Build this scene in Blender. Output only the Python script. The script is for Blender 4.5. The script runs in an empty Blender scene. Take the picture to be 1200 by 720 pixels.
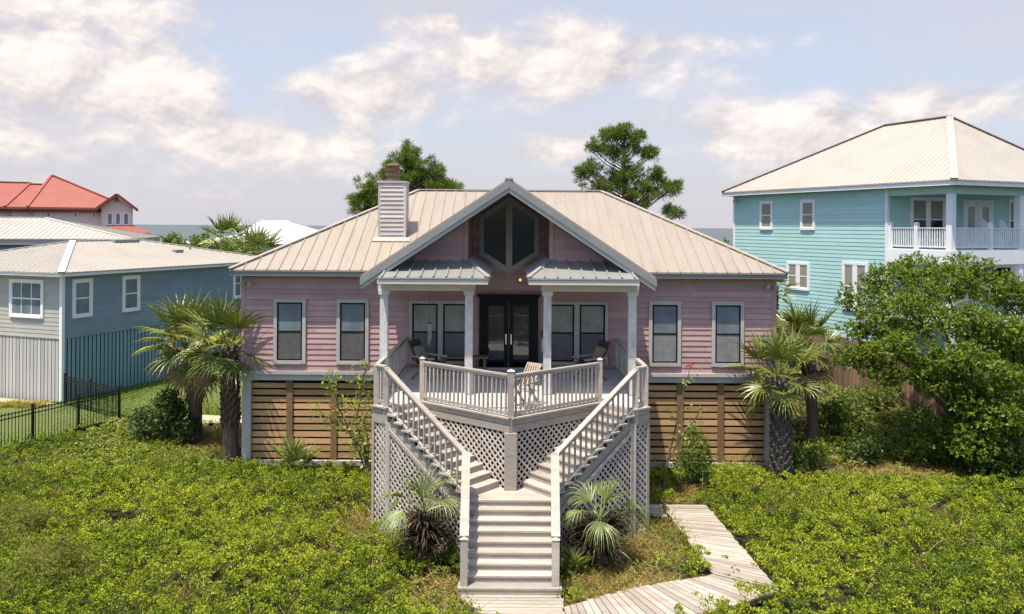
import bpy, math, random
import numpy as np
from mathutils import Vector, Matrix

random.seed(7)
RNG = np.random.default_rng(11)
SC = bpy.context.scene
COL = SC.collection
R = math.radians
HC = 7.05            # camera height above the yard
FPX = 960.0          # focal length in photo pixels
ROLL = 0.0065

def at(px, py, d):
    dx, dy = px - 600.0, py - 266.0
    return Vector(((dx + ROLL * dy) * d / FPX, d, HC - (dy - ROLL * dx) * d / FPX))

# ------------------------------------------------------------------ materials
MATS = {}
def nt(name):
    m = bpy.data.materials.new(name); m.use_nodes = True
    t = m.node_tree; t.nodes.clear()
    out = t.nodes.new('ShaderNodeOutputMaterial')
    return m, t, out
def N(t, kind, **kw):
    n = t.nodes.new(kind)
    for k, v in kw.items():
        if k in n.inputs: n.inputs[k].default_value = v
        else: setattr(n, k, v)
    return n
def mathn(t, op, a, b=None, c=None, clamp=False):
    n = t.nodes.new('ShaderNodeMath'); n.operation = op; n.use_clamp = clamp
    for i, v in enumerate((a, b, c)):
        if v is None: continue
        if isinstance(v, (int, float)): n.inputs[i].default_value = v
        else: t.links.new(v, n.inputs[i])
    return n.outputs[0]
def mixc(t, fac, a, b, mode='MIX'):
    n = t.nodes.new('ShaderNodeMix'); n.data_type = 'RGBA'; n.blend_type = mode
    for i, v in ((0, fac), (6, a), (7, b)):
        if isinstance(v, (int, float)): n.inputs[i].default_value = v
        elif isinstance(v, tuple): n.inputs[i].default_value = (*v, 1) if len(v) == 3 else v
        else: t.links.new(v, n.inputs[i])
    return n.outputs[2]
def rgb(h):
    return h
def surf(name, col, rough=0.6, var=0.12, scale=3.0, stretch=(1, 1, 1), grain=0.0, gscale=20.0, gstretch=(1, 1, 1),
         tint=0.0, bump=0.0, metallic=0.0, stain=None, stain_amt=0.0, stain_scale=1.2, spec=0.4):
    """Principled surface whose colour varies: broad noise, fine grain, per-board tint, optional stains."""
    if name in MATS: return MATS[name]
    m, t, out = nt(name)
    b = N(t, 'ShaderNodeBsdfPrincipled', Roughness=rough, Metallic=metallic)
    b.inputs['Specular IOR Level'].default_value = spec
    tc = N(t, 'ShaderNodeTexCoord')
    mp = N(t, 'ShaderNodeMapping'); mp.inputs['Scale'].default_value = stretch
    t.links.new(tc.outputs['Object'], mp.inputs[0])
    nz = N(t, 'ShaderNodeTexNoise', Scale=scale, Detail=5.0, Roughness=0.6)
    t.links.new(mp.outputs[0], nz.inputs['Vector'])
    f = mathn(t, 'MULTIPLY_ADD', nz.outputs[0], 2 * var * 1.6, 1 - var * 1.6)
    mp2 = N(t, 'ShaderNodeMapping'); mp2.inputs['Scale'].default_value = gstretch
    t.links.new(tc.outputs['Object'], mp2.inputs[0])
    gz = N(t, 'ShaderNodeTexNoise', Scale=gscale, Detail=4.0)
    t.links.new(mp2.outputs[0], gz.inputs['Vector'])
    if grain:
        g = mathn(t, 'MULTIPLY_ADD', gz.outputs[0], 2 * grain * 1.6, 1 - grain * 1.6)
        f = mathn(t, 'MULTIPLY', f, g)
    if tint:
        a = N(t, 'ShaderNodeAttribute', attribute_name='tint')
        g = mathn(t, 'MULTIPLY_ADD', a.outputs['Fac'], 2 * tint, 1 - tint)
        f = mathn(t, 'MULTIPLY', f, g)
    cc = N(t, 'ShaderNodeCombineColor')
    for i in range(3): t.links.new(f, cc.inputs[i])
    c = mixc(t, 1.0, (*col, 1), cc.outputs[0], 'MULTIPLY')
    if stain:
        sz = N(t, 'ShaderNodeTexNoise', Scale=stain_scale, Detail=6.0, Roughness=0.7)
        t.links.new(mp.outputs[0], sz.inputs['Vector'])
        mr = N(t, 'ShaderNodeMapRange'); mr.inputs[1].default_value = 0.48; mr.inputs[2].default_value = 0.68
        mr.inputs[4].default_value = stain_amt
        t.links.new(sz.outputs[0], mr.inputs[0])
        c = mixc(t, mr.outputs[0], c, (*stain, 1))
    t.links.new(c, b.inputs['Base Color'])
    if bump:
        bp = N(t, 'ShaderNodeBump', Strength=bump, Distance=0.01)
        t.links.new(gz.outputs[0], bp.inputs['Height']); t.links.new(bp.outputs[0], b.inputs['Normal'])
    t.links.new(b.outputs[0], out.inputs[0])
    MATS[name] = m
    return m
def leafmat(name, c1, c2, c3=None, trans=0.35, rough=0.45, spec=0.35):
    """Leaves: colour picked per leaf between two greens (a few go to a third), thin so that light passes through."""
    if name in MATS: return MATS[name]
    m, t, out = nt(name)
    a = N(t, 'ShaderNodeAttribute', attribute_name='tint')
    rp = N(t, 'ShaderNodeValToRGB')
    e = rp.color_ramp.elements
    e[0].color = (*c1, 1); e[0].position = 0.0; e[1].color = (*c2, 1); e[1].position = 0.85
    if c3: n = e.new(0.97); n.color = (*c3, 1)
    t.links.new(a.outputs['Fac'], rp.inputs[0])
    b = N(t, 'ShaderNodeBsdfPrincipled', Roughness=rough); b.inputs['Specular IOR Level'].default_value = spec
    tr = N(t, 'ShaderNodeBsdfTranslucent')
    t.links.new(rp.outputs[0], b.inputs['Base Color'])
    tcol = mixc(t, 1.0, rp.outputs[0], (1.25, 1.3, 0.6, 1), 'MULTIPLY')
    t.links.new(tcol, tr.inputs[0])
    mx = N(t, 'ShaderNodeMixShader'); mx.inputs[0].default_value = trans
    t.links.new(b.outputs[0], mx.inputs[1]); t.links.new(tr.outputs[0], mx.inputs[2])
    t.links.new(mx.outputs[0], out.inputs[0])
    MATS[name] = m
    return m
def glassmat(name, col, rough=0.06, spec=0.9, var=0.0, metallic=0.0):
    if name in MATS: return MATS[name]
    m, t, out = nt(name)
    b = N(t, 'ShaderNodeBsdfPrincipled', Roughness=rough, Metallic=metallic)
    b.inputs['Specular IOR Level'].default_value = spec * .6
    tc = N(t, 'ShaderNodeTexCoord')
    nz = N(t, 'ShaderNodeTexNoise', Scale=2.5, Detail=3.0); t.links.new(tc.outputs['Object'], nz.inputs['Vector'])
    f = mathn(t, 'MULTIPLY_ADD', nz.outputs[0], 1.0, 0.5)
    cc = N(t, 'ShaderNodeCombineColor')
    for i in range(3): t.links.new(f, cc.inputs[i])
    t.links.new(mixc(t, 1.0, (*col, 1), cc.outputs[0], 'MULTIPLY'), b.inputs['Base Color'])
    bp = N(t, 'ShaderNodeBump', Strength=0.03, Distance=0.02)
    t.links.new(nz.outputs[0], bp.inputs['Height']); t.links.new(bp.outputs[0], b.inputs['Normal'])
    t.links.new(b.outputs[0], out.inputs[0])
    MATS[name] = m
    return m

M = {}
M['pink'] = surf('pink_siding', (0.41, 0.253, 0.242), 0.6, 0.14, 0.9, (1, 1, 0.5), 0.10, 14, (0.6, 1, 9), tint=0.15, bump=0.2,
                 stain=(0.48, 0.33, 0.315), stain_amt=0.5, stain_scale=1.6)
M['ptrim'] = surf('weathered_grey_trim', (0.40, 0.38, 0.35), 0.6, 0.15, 2.0, (1, 1, 1), 0.15, 22, (1, 1, 4), tint=0.08, bump=0.1)
M['fascia'] = surf('grey_fascia_board', (0.225, 0.23, 0.225), 0.55, 0.15, 1.5, (1, 1, 1), 0.12, 25, (1, 1, 1), tint=0.08)
M['beam'] = surf('pale_beam_paint', (0.56, 0.52, 0.45), 0.6, 0.10, 2.0, (1, 1, 1), 0.06, 20, (1, 1, 1), tint=0.05)
M['post'] = surf('flaking_white_post_paint', (0.54, 0.53, 0.50), 0.6, 0.10, 3.0, (1, 1, 0.4), 0.18, 14, (1, 1, 0.5), tint=0.05, bump=0.2,
                 stain=(0.27, 0.27, 0.27), stain_amt=0.6, stain_scale=2.4)
M['roof'] = surf('tan_standing_seam_metal', (0.345, 0.295, 0.24), 0.42, 0.05, 0.8, (3, 0.4, 0.4), 0.05, 6, (4, 0.5, 0.5), tint=0.05, metallic=0.25,
                 stain=(0.25, 0.205, 0.16), stain_amt=0.45, stain_scale=1.1)
M['skylitroof'] = surf('skylit_grey_porch_metal', (0.335, 0.335, 0.325), 0.38, 0.06, 0.8, (3, 0.4, 0.4), 0.05, 6, (4, 0.5, 0.5), metallic=0.35)  # roof metal greyed: sky glare put into its colour
M['ridge'] = surf('pale_metal_ridge_cap', (0.42, 0.375, 0.32), 0.4, 0.05, 1.0, metallic=0.2)
M['deckwood'] = surf('weathered_grey_deck_wood', (0.355, 0.31, 0.265), 0.75, 0.18, 1.8, (0.4, 2.2, 2.2), 0.20, 9, (0.7, 5, 5), tint=0.16, bump=0.3,
                     stain=(0.20, 0.165, 0.135), stain_amt=0.7, stain_scale=1.8)
M['deckpaint'] = surf('worn_painted_deck_floor', (0.52, 0.49, 0.45), 0.7, 0.12, 1.4, (1, 1, 1), 0.15, 8, (0.7, 6, 6), tint=0.10, bump=0.2)
M['rail'] = surf('weathered_pale_railing_wood', (0.385, 0.34, 0.29), 0.7, 0.15, 2.5, (0.4, 2.2, 2.2), 0.18, 12, (0.6, 4, 4), tint=0.26, bump=0.25,
                stain=(0.25, 0.21, 0.175), stain_amt=0.6, stain_scale=1.7)
M['lattice'] = surf('sun_bleached_lattice', (0.45, 0.40, 0.35), 0.75, 0.15, 2.0, (1, 1, 1), 0.12, 12, (2, 2, 2), tint=0.15)
M['walk'] = surf('bleached_boardwalk_planks', (0.37, 0.315, 0.26), 0.8, 0.18, 1.4, (.5, 2, 1), 0.25, 9, (0.7, 6, 1), tint=0.30, bump=0.3,
                 stain=(0.24, 0.20, 0.165), stain_amt=0.6, stain_scale=1.5)
M['slat'] = surf('honey_brown_slat_wood', (0.47, 0.285, 0.135), 0.7, 0.18, 1.5, (0.6, 1, 3), 0.22, 10, (0.6, 6, 10), tint=0.25, bump=0.3)
M['slatpost'] = surf('brown_screen_post_wood', (0.19, 0.115, 0.055), 0.75, 0.18, 2.0, (1, 1, 0.5), 0.15, 12, (3, 3, 0.6), tint=0.1)
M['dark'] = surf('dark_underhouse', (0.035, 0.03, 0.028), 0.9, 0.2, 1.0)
M['black'] = surf('black_painted_frame', (0.009, 0.010, 0.012), 0.45, 0.1, 4.0, spec=.2)
M['blackdoor'] = surf('black_painted_door', (0.007, 0.008, 0.011), 0.45, 0.1, 4.0, spec=.15)
M['glass'] = glassmat('dark_window_glass', (0.008, 0.010, 0.012), 0.04, .5)
M['doorglass'] = glassmat('reflective_door_glass', (0.03, 0.034, 0.036), 0.03, 1.6)
M['blind'] = glassmat('window_glass_with_blue_blind', (0.15, 0.185, 0.205), 0.10, 0.8)
M['screen'] = surf('grey_insect_screen', (0.095, 0.088, 0.086), 0.5, 0.25, 2.0, (1, 1, 1), 0.25, 6, (1, 1, 1), spec=0.6)
M['greyblind'] = glassmat('window_glass_with_grey_blind', (0.27, 0.275, 0.25), 0.12, 0.8)
M['steel'] = surf('brushed_steel', (0.62, 0.62, 0.60), 0.3, 0.05, 8.0, metallic=0.9)
M['rust'] = surf('rusty_flue_metal', (0.21, 0.135, 0.075), 0.55, 0.25, 6.0, (1, 1, 3), 0.15, 20, metallic=0.5, stain=(0.10, 0.06, 0.04), stain_amt=0.6, stain_scale=4)
M['teak'] = surf('pale_teak', (0.38, 0.30, 0.225), 0.6, 0.15, 4.0, (1, 1, 1), 0.15, 14, (1, 1, 1), tint=0.12)
M['white'] = surf('white_paint', (0.78, 0.78, 0.76), 0.5, 0.05, 2.0, tint=0.03)
M['whiteroof'] = surf('white_metal_roof', (0.415, 0.375, 0.325), 0.45, 0.05, 0.7, (1, 1, 1), 0.04, 5, tint=0.04, metallic=0.1, stain=(0.32, 0.285, 0.24), stain_amt=0.4, stain_scale=.5)
M['brightroof'] = surf('bright_white_roof', (0.52, 0.51, 0.495), 0.5, 0.04, 0.7)
M['shadedsiding'] = surf('shaded_blue_siding', (0.195, 0.268, 0.308), 0.6, 0.08, 1.0, (1, 1, 1), 0.06, 10, (0.5, 0.5, 8), tint=0.06)  # blue siding in its shaded tone, shade kept in the colour
M['sunlitsiding'] = surf('sunlit_grey_siding', (0.40, 0.385, 0.345), 0.6, 0.08, 1.0, (1, 1, 1), 0.06, 10, (0.5, 0.5, 8), tint=0.06)  # same siding, sunlight painted in as a greyer tone for the front
M['sunlitboard'] = surf('sunlit_grey_vertical_boards', (0.42, 0.41, 0.39), 0.65, 0.10, 1.2, (2, 2, 0.4), tint=0.12)  # skirt boards with the front's sunlight painted into the colour
M['shadedboard'] = surf('shaded_teal_vertical_boards', (0.175, 0.31, 0.335), 0.65, 0.10, 1.2, (2, 2, 0.4), tint=0.12)  # same skirt boards, side shade painted in as a teal tone
M['redroof'] = surf('red_clay_roof', (0.27, 0.074, 0.054), 0.65, 0.12, 0.6, (1, 1, 1), 0.12, 4, (1, 1, 3))
M['redtrim'] = surf('dark_red_trim', (0.20, 0.035, 0.03), 0.6, 0.1, 2.0)
M['cream'] = surf('cream_stucco', (0.66, 0.58, 0.50), 0.8, 0.06, 0.8)
M['aqua'] = surf('pale_aqua_siding', (0.38, 0.59, 0.56), 0.6, 0.06, 0.8, (1, 1, 1), 0.05, 10, (0.5, 0.5, 8), tint=0.05)
M['teal'] = M['aqua']
M['palescreen'] = surf('pale_grey_insect_screen', (0.20, 0.20, 0.20), 0.5, 0.2, 2.0, (1, 1, 1), 0.2, 6, (1, 1, 1), spec=0.6)
M['ceil'] = surf('pale_green_ceiling_paint', (0.42, 0.62, 0.55), 0.6, 0.05, 1.0)
M['bamboo'] = surf('beige_window_shade', (0.27, 0.25, 0.19), 0.7, 0.1, 4.0)
M['fencewood'] = surf('brown_privacy_fence_wood', (0.22, 0.135, 0.085), 0.8, 0.2, 1.0, (2, 2, 0.4), 0.2, 10, (4, 4, 0.7), tint=0.25)
M['iron'] = surf('black_iron', (0.010, 0.010, 0.011), 0.45, 0.05, 4.0)
M['bark'] = surf('palm_bark', (0.105, 0.072, 0.05), 0.9, 0.25, 5.0, (1, 1, 2.5), 0.3, 18, (1, 1, 3), tint=0.25, bump=0.6)
M['bootgrey'] = surf('grey_palm_boots', (0.10, 0.085, 0.07), 0.9, 0.25, 6.0, (1, 1, 1), 0.3, 18, (2, 2, 1), tint=0.35, bump=0.5)
M['treebark'] = surf('tree_bark', (0.105, 0.082, 0.062), 0.9, 0.25, 5.0, (1, 1, 0.4), 0.3, 16, (2, 2, 0.6), bump=0.5)
M['pinebark'] = surf('pine_bark', (0.13, 0.085, 0.06), 0.9, 0.25, 4.0, (1, 1, 0.5), 0.2, 12)
M['cover'] = leafmat('ground_cover_leaf', (0.075, 0.130, 0.010), (0.345, 0.395, 0.024), (0.38, 0.34, 0.09), trans=0.22, rough=0.5, spec=0.2)
M['cover2'] = leafmat('weedy_ground_leaf', (0.14, 0.17, 0.03), (0.26, 0.29, 0.06), (0.34, 0.28, 0.10), trans=0.3, rough=0.5)
M['palm'] = leafmat('palm_frond', (0.050, 0.082, 0.016), (0.225, 0.250, 0.055), (0.40, 0.37, 0.13), trans=0.16, rough=0.38, spec=0.4)
M['silverpalm'] = leafmat('silvery_palm_frond', (0.105, 0.145, 0.045), (0.24, 0.285, 0.10), (0.36, 0.36, 0.18), trans=0.2, rough=0.4)
M['yellowpalm'] = leafmat('yellowing_palm_frond', (0.22, 0.21, 0.035), (0.34, 0.31, 0.06), (0.40, 0.30, 0.12), trans=0.3)
M['deadfrond'] = leafmat('dead_brown_frond', (0.035, 0.028, 0.016), (0.10, 0.075, 0.045), (0.20, 0.16, 0.09), trans=0.08, rough=0.8, spec=0.1)
M['strawfrond'] = leafmat('straw_coloured_frond', (0.22, 0.16, 0.08), (0.40, 0.30, 0.15), trans=0.2, rough=0.7)
M['oak'] = leafmat('glossy_tree_leaf', (0.048, 0.084, 0.010), (0.175, 0.240, 0.022), (0.24, 0.28, 0.04), trans=0.28, rough=0.42, spec=0.25)
M['shrub'] = leafmat('shrub_leaf', (0.075, 0.13, 0.018), (0.16, 0.23, 0.03), (0.24, 0.26, 0.06), trans=0.28, rough=0.4)
M['darkshrub'] = leafmat('dark_shrub_leaf', (0.03, 0.055, 0.012), (0.075, 0.11, 0.022), (0.15, 0.17, 0.04), trans=0.2, rough=0.4)
M['sapling'] = leafmat('young_bright_leaf', (0.14, 0.21, 0.03), (0.28, 0.36, 0.06), trans=0.35, rough=0.45)
M['redflower'] = leafmat('red_blossom', (0.45, 0.02, 0.05), (0.55, 0.06, 0.10), trans=0.2)
M['pine'] = leafmat('pine_needle', (0.060, 0.105, 0.016), (0.165, 0.215, 0.036), (0.22, 0.24, 0.06), trans=0.3, rough=0.5, spec=0.2)
M['wisp'] = leafmat('wispy_olive_leaf', (0.15, 0.17, 0.025), (0.23, 0.245, 0.04), (0.24, 0.185, 0.08), trans=0.3, rough=0.6)
M['drygrass'] = leafmat('dry_grass_blade', (0.17, 0.145, 0.03), (0.40, 0.28, 0.09), (0.50, 0.40, 0.20), trans=0.25, rough=0.7, spec=0.1)
M['lawn'] = leafmat('lawn_blade', (0.085, 0.155, 0.018), (0.17, 0.26, 0.035), (0.30, 0.31, 0.08), trans=0.3, rough=0.6, spec=0.1)
M['yellowgrass'] = leafmat('yellow_grass_blade', (0.30, 0.25, 0.05), (0.45, 0.38, 0.10), trans=0.25, rough=0.7, spec=0.1)
M['sand'] = surf('pale_sand', (0.42, 0.35, 0.25), 0.95, 0.15, 1.2, (1, 1, 1), 0.15, 12, stain=(0.26, 0.22, 0.11), stain_amt=0.7, stain_scale=0.9, bump=0.4)
M['lawnsoil'] = surf('lawn_soil', (0.10, 0.125, 0.03), 0.95, 0.2, 1.2, (1, 1, 1), 0.2, 12)
M['hair'] = surf('painted_brown_hair', (0.13, 0.045, 0.025), 0.7, 0.1, 5)
M['skin'] = surf('painted_peach', (0.45, 0.25, 0.16), 0.7, 0.1, 5)
M['greenpaint'] = surf('faded_green_paint', (0.08, 0.17, 0.13), 0.7, 0.2, 5)
M['sling'] = surf('dark_grey_sling_fabric', (0.045, 0.043, 0.045), 0.8, 0.15, 6)
M['tanfabric'] = surf('tan_cushion_fabric', (0.27, 0.22, 0.17), 0.8, 0.12, 6)

def glowmat(name, col, s):
    m, t, out = nt(name)
    e = N(t, 'ShaderNodeEmission'); e.inputs[0].default_value = (*col, 1); e.inputs[1].default_value = s
    t.links.new(e.outputs[0], out.inputs[0]); return m
M['glint'] = glowmat('warm_glint_glow', (1.0, 0.60, 0.30), 0.7)  # emission standing in for sun glints on the porch

# ------------------------------------------------------------------ mesh building
class MB:
    def __init__(s, M=None):
        s.v = []; s.f = []; s.t = []; s.M = M
    def add(s, vs, fs, tint=None):
        o = len(s.v)
        if s.M is not None: vs = [s.M @ Vector(p) for p in vs]
        s.v += [tuple(p) for p in vs]
        tt = random.random() if tint is None else tint
        for f in fs:
            s.f.append(tuple(i + o for i in f)); s.t.append(tt)
    def box(s, x0, x1, y0, y1, z0, z1, tint=None):
        vs = [(x, y, z) for z in (z0, z1) for y in (y0, y1) for x in (x0, x1)]
        s.add(vs, [(0, 2, 3, 1), (4, 5, 7, 6), (0, 1, 5, 4), (1, 3, 7, 5), (3, 2, 6, 7), (2, 0, 4, 6)], tint)
    def bar(s, p0, p1, w, h, up=(0, 0, 1), tint=None):
        p0, p1 = Vector(p0), Vector(p1); d = (p1 - p0).normalized(); u = Vector(up)
        sd = d.cross(u)
        if sd.length < 1e-5: sd = d.cross(Vector((0, 1, 0)))
        sd.normalize(); u = sd.cross(d).normalized()
        vs = []
        for p in (p0, p1):
            for a, b in ((-1, -1), (1, -1), (1, 1), (-1, 1)):
                vs.append(p + sd * (a * w / 2) + u * (b * h / 2))
        s.add(vs, [(0, 1, 2, 3), (7, 6, 5, 4), (0, 4, 5, 1), (1, 5, 6, 2), (2, 6, 7, 3), (3, 7, 4, 0)], tint)
    def prism(s, poly, z0, z1, tint=None):
        n = len(poly)
        vs = [(p[0], p[1], z0) for p in poly] + [(p[0], p[1], z1) for p in poly]
        fs = [tuple(reversed(range(n))), tuple(range(n, 2 * n))]
        fs += [(i, (i + 1) % n, n + (i + 1) % n, n + i) for i in range(n)]
        s.add(vs, fs, tint)
    def vprism(s, poly, y0, y1, tint=None):       # polygon in x,z extruded along y
        n = len(poly)
        vs = [(p[0], y0, p[1]) for p in poly] + [(p[0], y1, p[1]) for p in poly]
        fs = [tuple(range(n)), tuple(reversed(range(n, 2 * n)))]
        fs += [(i, n + i, n + (i + 1) % n, (i + 1) % n) for i in range(n)]
        s.add(vs, fs, tint)
    def cyl(s, p0, p1, r0, r1=None, n=10, caps=True, tint=None):
        r1 = r0 if r1 is None else r1
        p0, p1 = Vector(p0), Vector(p1); d = (p1 - p0).normalized()
        a = d.orthogonal().normalized(); b = d.cross(a)
        vs = []
        for p, r in ((p0, r0), (p1, r1)):
            for i in range(n):
                th = 2 * math.pi * i / n
                vs.append(p + a * (r * math.cos(th)) + b * (r * math.sin(th)))
        fs = [(i, (i + 1) % n, n + (i + 1) % n, n + i) for i in range(n)]
        if caps: fs += [tuple(reversed(range(n))), tuple(range(n, 2 * n))]
        s.add(vs, fs, tint)
    def tube(s, pts, rad, n=7, tint=None):
        pts = [Vector(p) for p in pts]
        vs, fs = [], []
        for k, p in enumerate(pts):
            d = (pts[min(k + 1, len(pts) - 1)] - pts[max(k - 1, 0)]).normalized()
            a = d.cross(Vector((0.31, 0.95, 0.07))).normalized(); b = d.cross(a)
            r = rad[k] if isinstance(rad, (list, tuple)) else rad
            for i in range(n):
                th = 2 * math.pi * i / n
                vs.append(p + a * (r * math.cos(th)) + b * (r * math.sin(th)))
        for k in range(len(pts) - 1):
            for i in range(n):
                fs.append((k * n + i, k * n + (i + 1) % n, (k + 1) * n + (i + 1) % n, (k + 1) * n + i))
        fs.append(tuple(reversed(range(n)))); fs.append(tuple(range((len(pts) - 1) * n, len(pts) * n)))
        s.add(vs, fs, tint)
    def build(s, name, mat, parent=None, off=None, smooth=False):
        me = bpy.data.meshes.new(name)
        v = s.v
        if off is not None: v = [(p[0] - off[0], p[1] - off[1], p[2] - off[2]) for p in v]
        me.from_pydata(v, [], s.f)
        at_ = me.attributes.new('tint', 'FLOAT', 'FACE'); at_.data.foreach_set('value', s.t)
        me.materials.append(mat)
        if smooth: me.polygons.foreach_set('use_smooth', [True] * len(me.polygons))
        me.update()
        o = bpy.data.objects.new(name, me); COL.objects.link(o)
        if parent is not None: o.parent = parent
        return o

def np_mesh(name, verts, nper, tint, mat, parent=None):
    """verts: (K*nper,3); every nper verts make one face."""
    me = bpy.data.meshes.new(name)
    K = len(verts) // nper
    me.vertices.add(K * nper); me.vertices.foreach_set('co', np.ascontiguousarray(verts, dtype=np.float32).ravel())
    me.loops.add(K * nper); me.loops.foreach_set('vertex_index', np.arange(K * nper, dtype=np.int32))
    me.polygons.add(K); me.polygons.foreach_set('loop_start', np.arange(0, K * nper, nper, dtype=np.int32))
    me.update(calc_edges=True)
    a = me.attributes.new('tint', 'FLOAT', 'FACE'); a.data.foreach_set('value', np.ascontiguousarray(tint, dtype=np.float32))
    me.materials.append(mat)
    me.validate()
    o = bpy.data.objects.new(name, me); COL.objects.link(o)
    if parent is not None: o.parent = parent
    return o

def tag(o, label=None, cat=None, group=None, kind=None):
    if label: o['label'] = label
    if cat: o['category'] = cat
    if group: o['group'] = group
    if kind: o['kind'] = kind
    return o
def thing(name, label, cat, loc=(0, 0, 0), rz=0.0, group=None):
    o = bpy.data.objects.new(name, None); o.empty_display_size = 0.2
    COL.objects.link(o); o.location = loc; o.rotation_euler = (0, 0, rz)
    return tag(o, label, cat, group)
def copy_tree(o, parent=None):
    c = o.copy(); COL.objects.link(c)
    if parent is not None: c.parent = parent
    for ch in [x for x in bpy.data.objects if x.parent == o]: copy_tree(ch, c)
    return c
def smooth01(a, b, x):
    t = np.clip((x - a) / (b - a), 0, 1); return t * t * (3 - 2 * t)

# ------------------------------------------------------------------ leaves
def leaf_quads(c, d, up, L, W):
    """rhombic leaves at centres c pointing along d, blade normal near up"""
    d = d / (np.linalg.norm(d, axis=1, keepdims=True) + 1e-9)
    s = np.cross(d, up); s /= (np.linalg.norm(s, axis=1, keepdims=True) + 1e-9)
    n = np.cross(s, d)
    L = L[:, None]; W = W[:, None]
    b = c; tip = c + d * L - n * L * 0.12
    m1 = c + d * L * 0.48 + s * W * 0.5 + n * W * 0.10
    m2 = c + d * L * 0.48 - s * W * 0.5 + n * W * 0.10
    return np.stack([b, m1, tip, m2], axis=1).reshape(-1, 3)
def rand_dirs(n):
    v = RNG.normal(size=(n, 3)); return v / np.linalg.norm(v, axis=1, keepdims=True)
def clump_leaves(clumps, per_m2, L, W, shell=0.45, upbias=0.35, tips=6):
    """sprigs of leaves through the outer volume of ellipsoid clumps [(cx,cy,cz,rx,ry,rz)]"""
    V, T = [], []
    for (cx, cy, cz, rx, ry, rz) in clumps:
        area = 4 * math.pi * ((rx * ry) ** 1.6 / 3 + (rx * rz) ** 1.6 / 3 + (ry * rz) ** 1.6 / 3) ** (1 / 1.6)
        n = max(6, int(area * per_m2 / tips))
        dd = rand_dirs(n)
        rr = 1 - shell * RNG.random(n) ** 1.6
        rr *= 1 + 0.16 * np.sin(dd[:, 0] * 5 + cx * 3) * np.cos(dd[:, 2] * 6 + cy) + 0.08 * RNG.normal(size=n)
        p = dd * rr[:, None] * np.array([rx, ry, rz]) + np.array([cx, cy, cz])
        ax = dd + np.array([0, 0, upbias]) + 0.5 * RNG.normal(size=(n, 3))
        ax /= np.linalg.norm(ax, axis=1, keepdims=True)
        base_t = RNG.random(n)
        P = np.repeat(p, tips, axis=0); A = np.repeat(ax, tips, axis=0)
        dirs = A * 0.6 + rand_dirs(n * tips) * 0.9
        up = A + 0.4 * RNG.normal(size=(n * tips, 3)) + np.array([0, 0, 0.5])
        P = P + A * (RNG.random((n * tips, 1)) * L * 1.2)
        l = L * (0.7 + 0.6 * RNG.random(n * tips)); w = W * (0.7 + 0.6 * RNG.random(n * tips))
        V.append(leaf_quads(P, dirs, up, l, w))
        T.append(np.clip(np.repeat(base_t, tips) * 0.7 + RNG.random(n * tips) * 0.3, 0, 1))
    return np.concatenate(V), np.concatenate(T)
def grass_blades(xy, z, h, lean=0.5, w=0.012):
    n = len(xy)
    a = RNG.random(n) * 2 * math.pi
    b = np.column_stack([xy[:, 0], xy[:, 1], z])
    s = np.column_stack([np.cos(a), np.sin(a), np.zeros(n)]) * w
    ld = RNG.normal(size=(n, 2)) * lean
    tip = b + np.column_stack([ld[:, 0] * h, ld[:, 1] * h, h])
    mid = b * 0.45 + tip * 0.55 + np.column_stack([np.zeros(n), np.zeros(n), 0.1 * h])
    return np.stack([b - s, b + s, mid + s * 0.7, tip], axis=1).reshape(-1, 3)

# ------------------------------------------------------------------ terrain
def terr(x, y):
    x = np.asarray(x, float); y = np.asarray(y, float)
    z = 0.9 * smooth01(23, 30, y) * smooth01(7.9, 11, x)
    z = z + 0.05 * np.sin(x * 0.7 + 1) * np.sin(y * 0.6)
    far = smooth01(230, 330, y)
    return z * (1 - far) - 1.4 * far
def in_poly(px, py, poly):
    inside = np.zeros(len(px), bool); n = len(poly)
    for i in range(n):
        x1, y1 = poly[i]; x2, y2 = poly[(i + 1) % n]
        c = ((y1 > py) != (y2 > py)) & (px < (x2 - x1) * (py - y1) / (y2 - y1 + 1e-12) + x1)
        inside ^= c
    return inside

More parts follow.
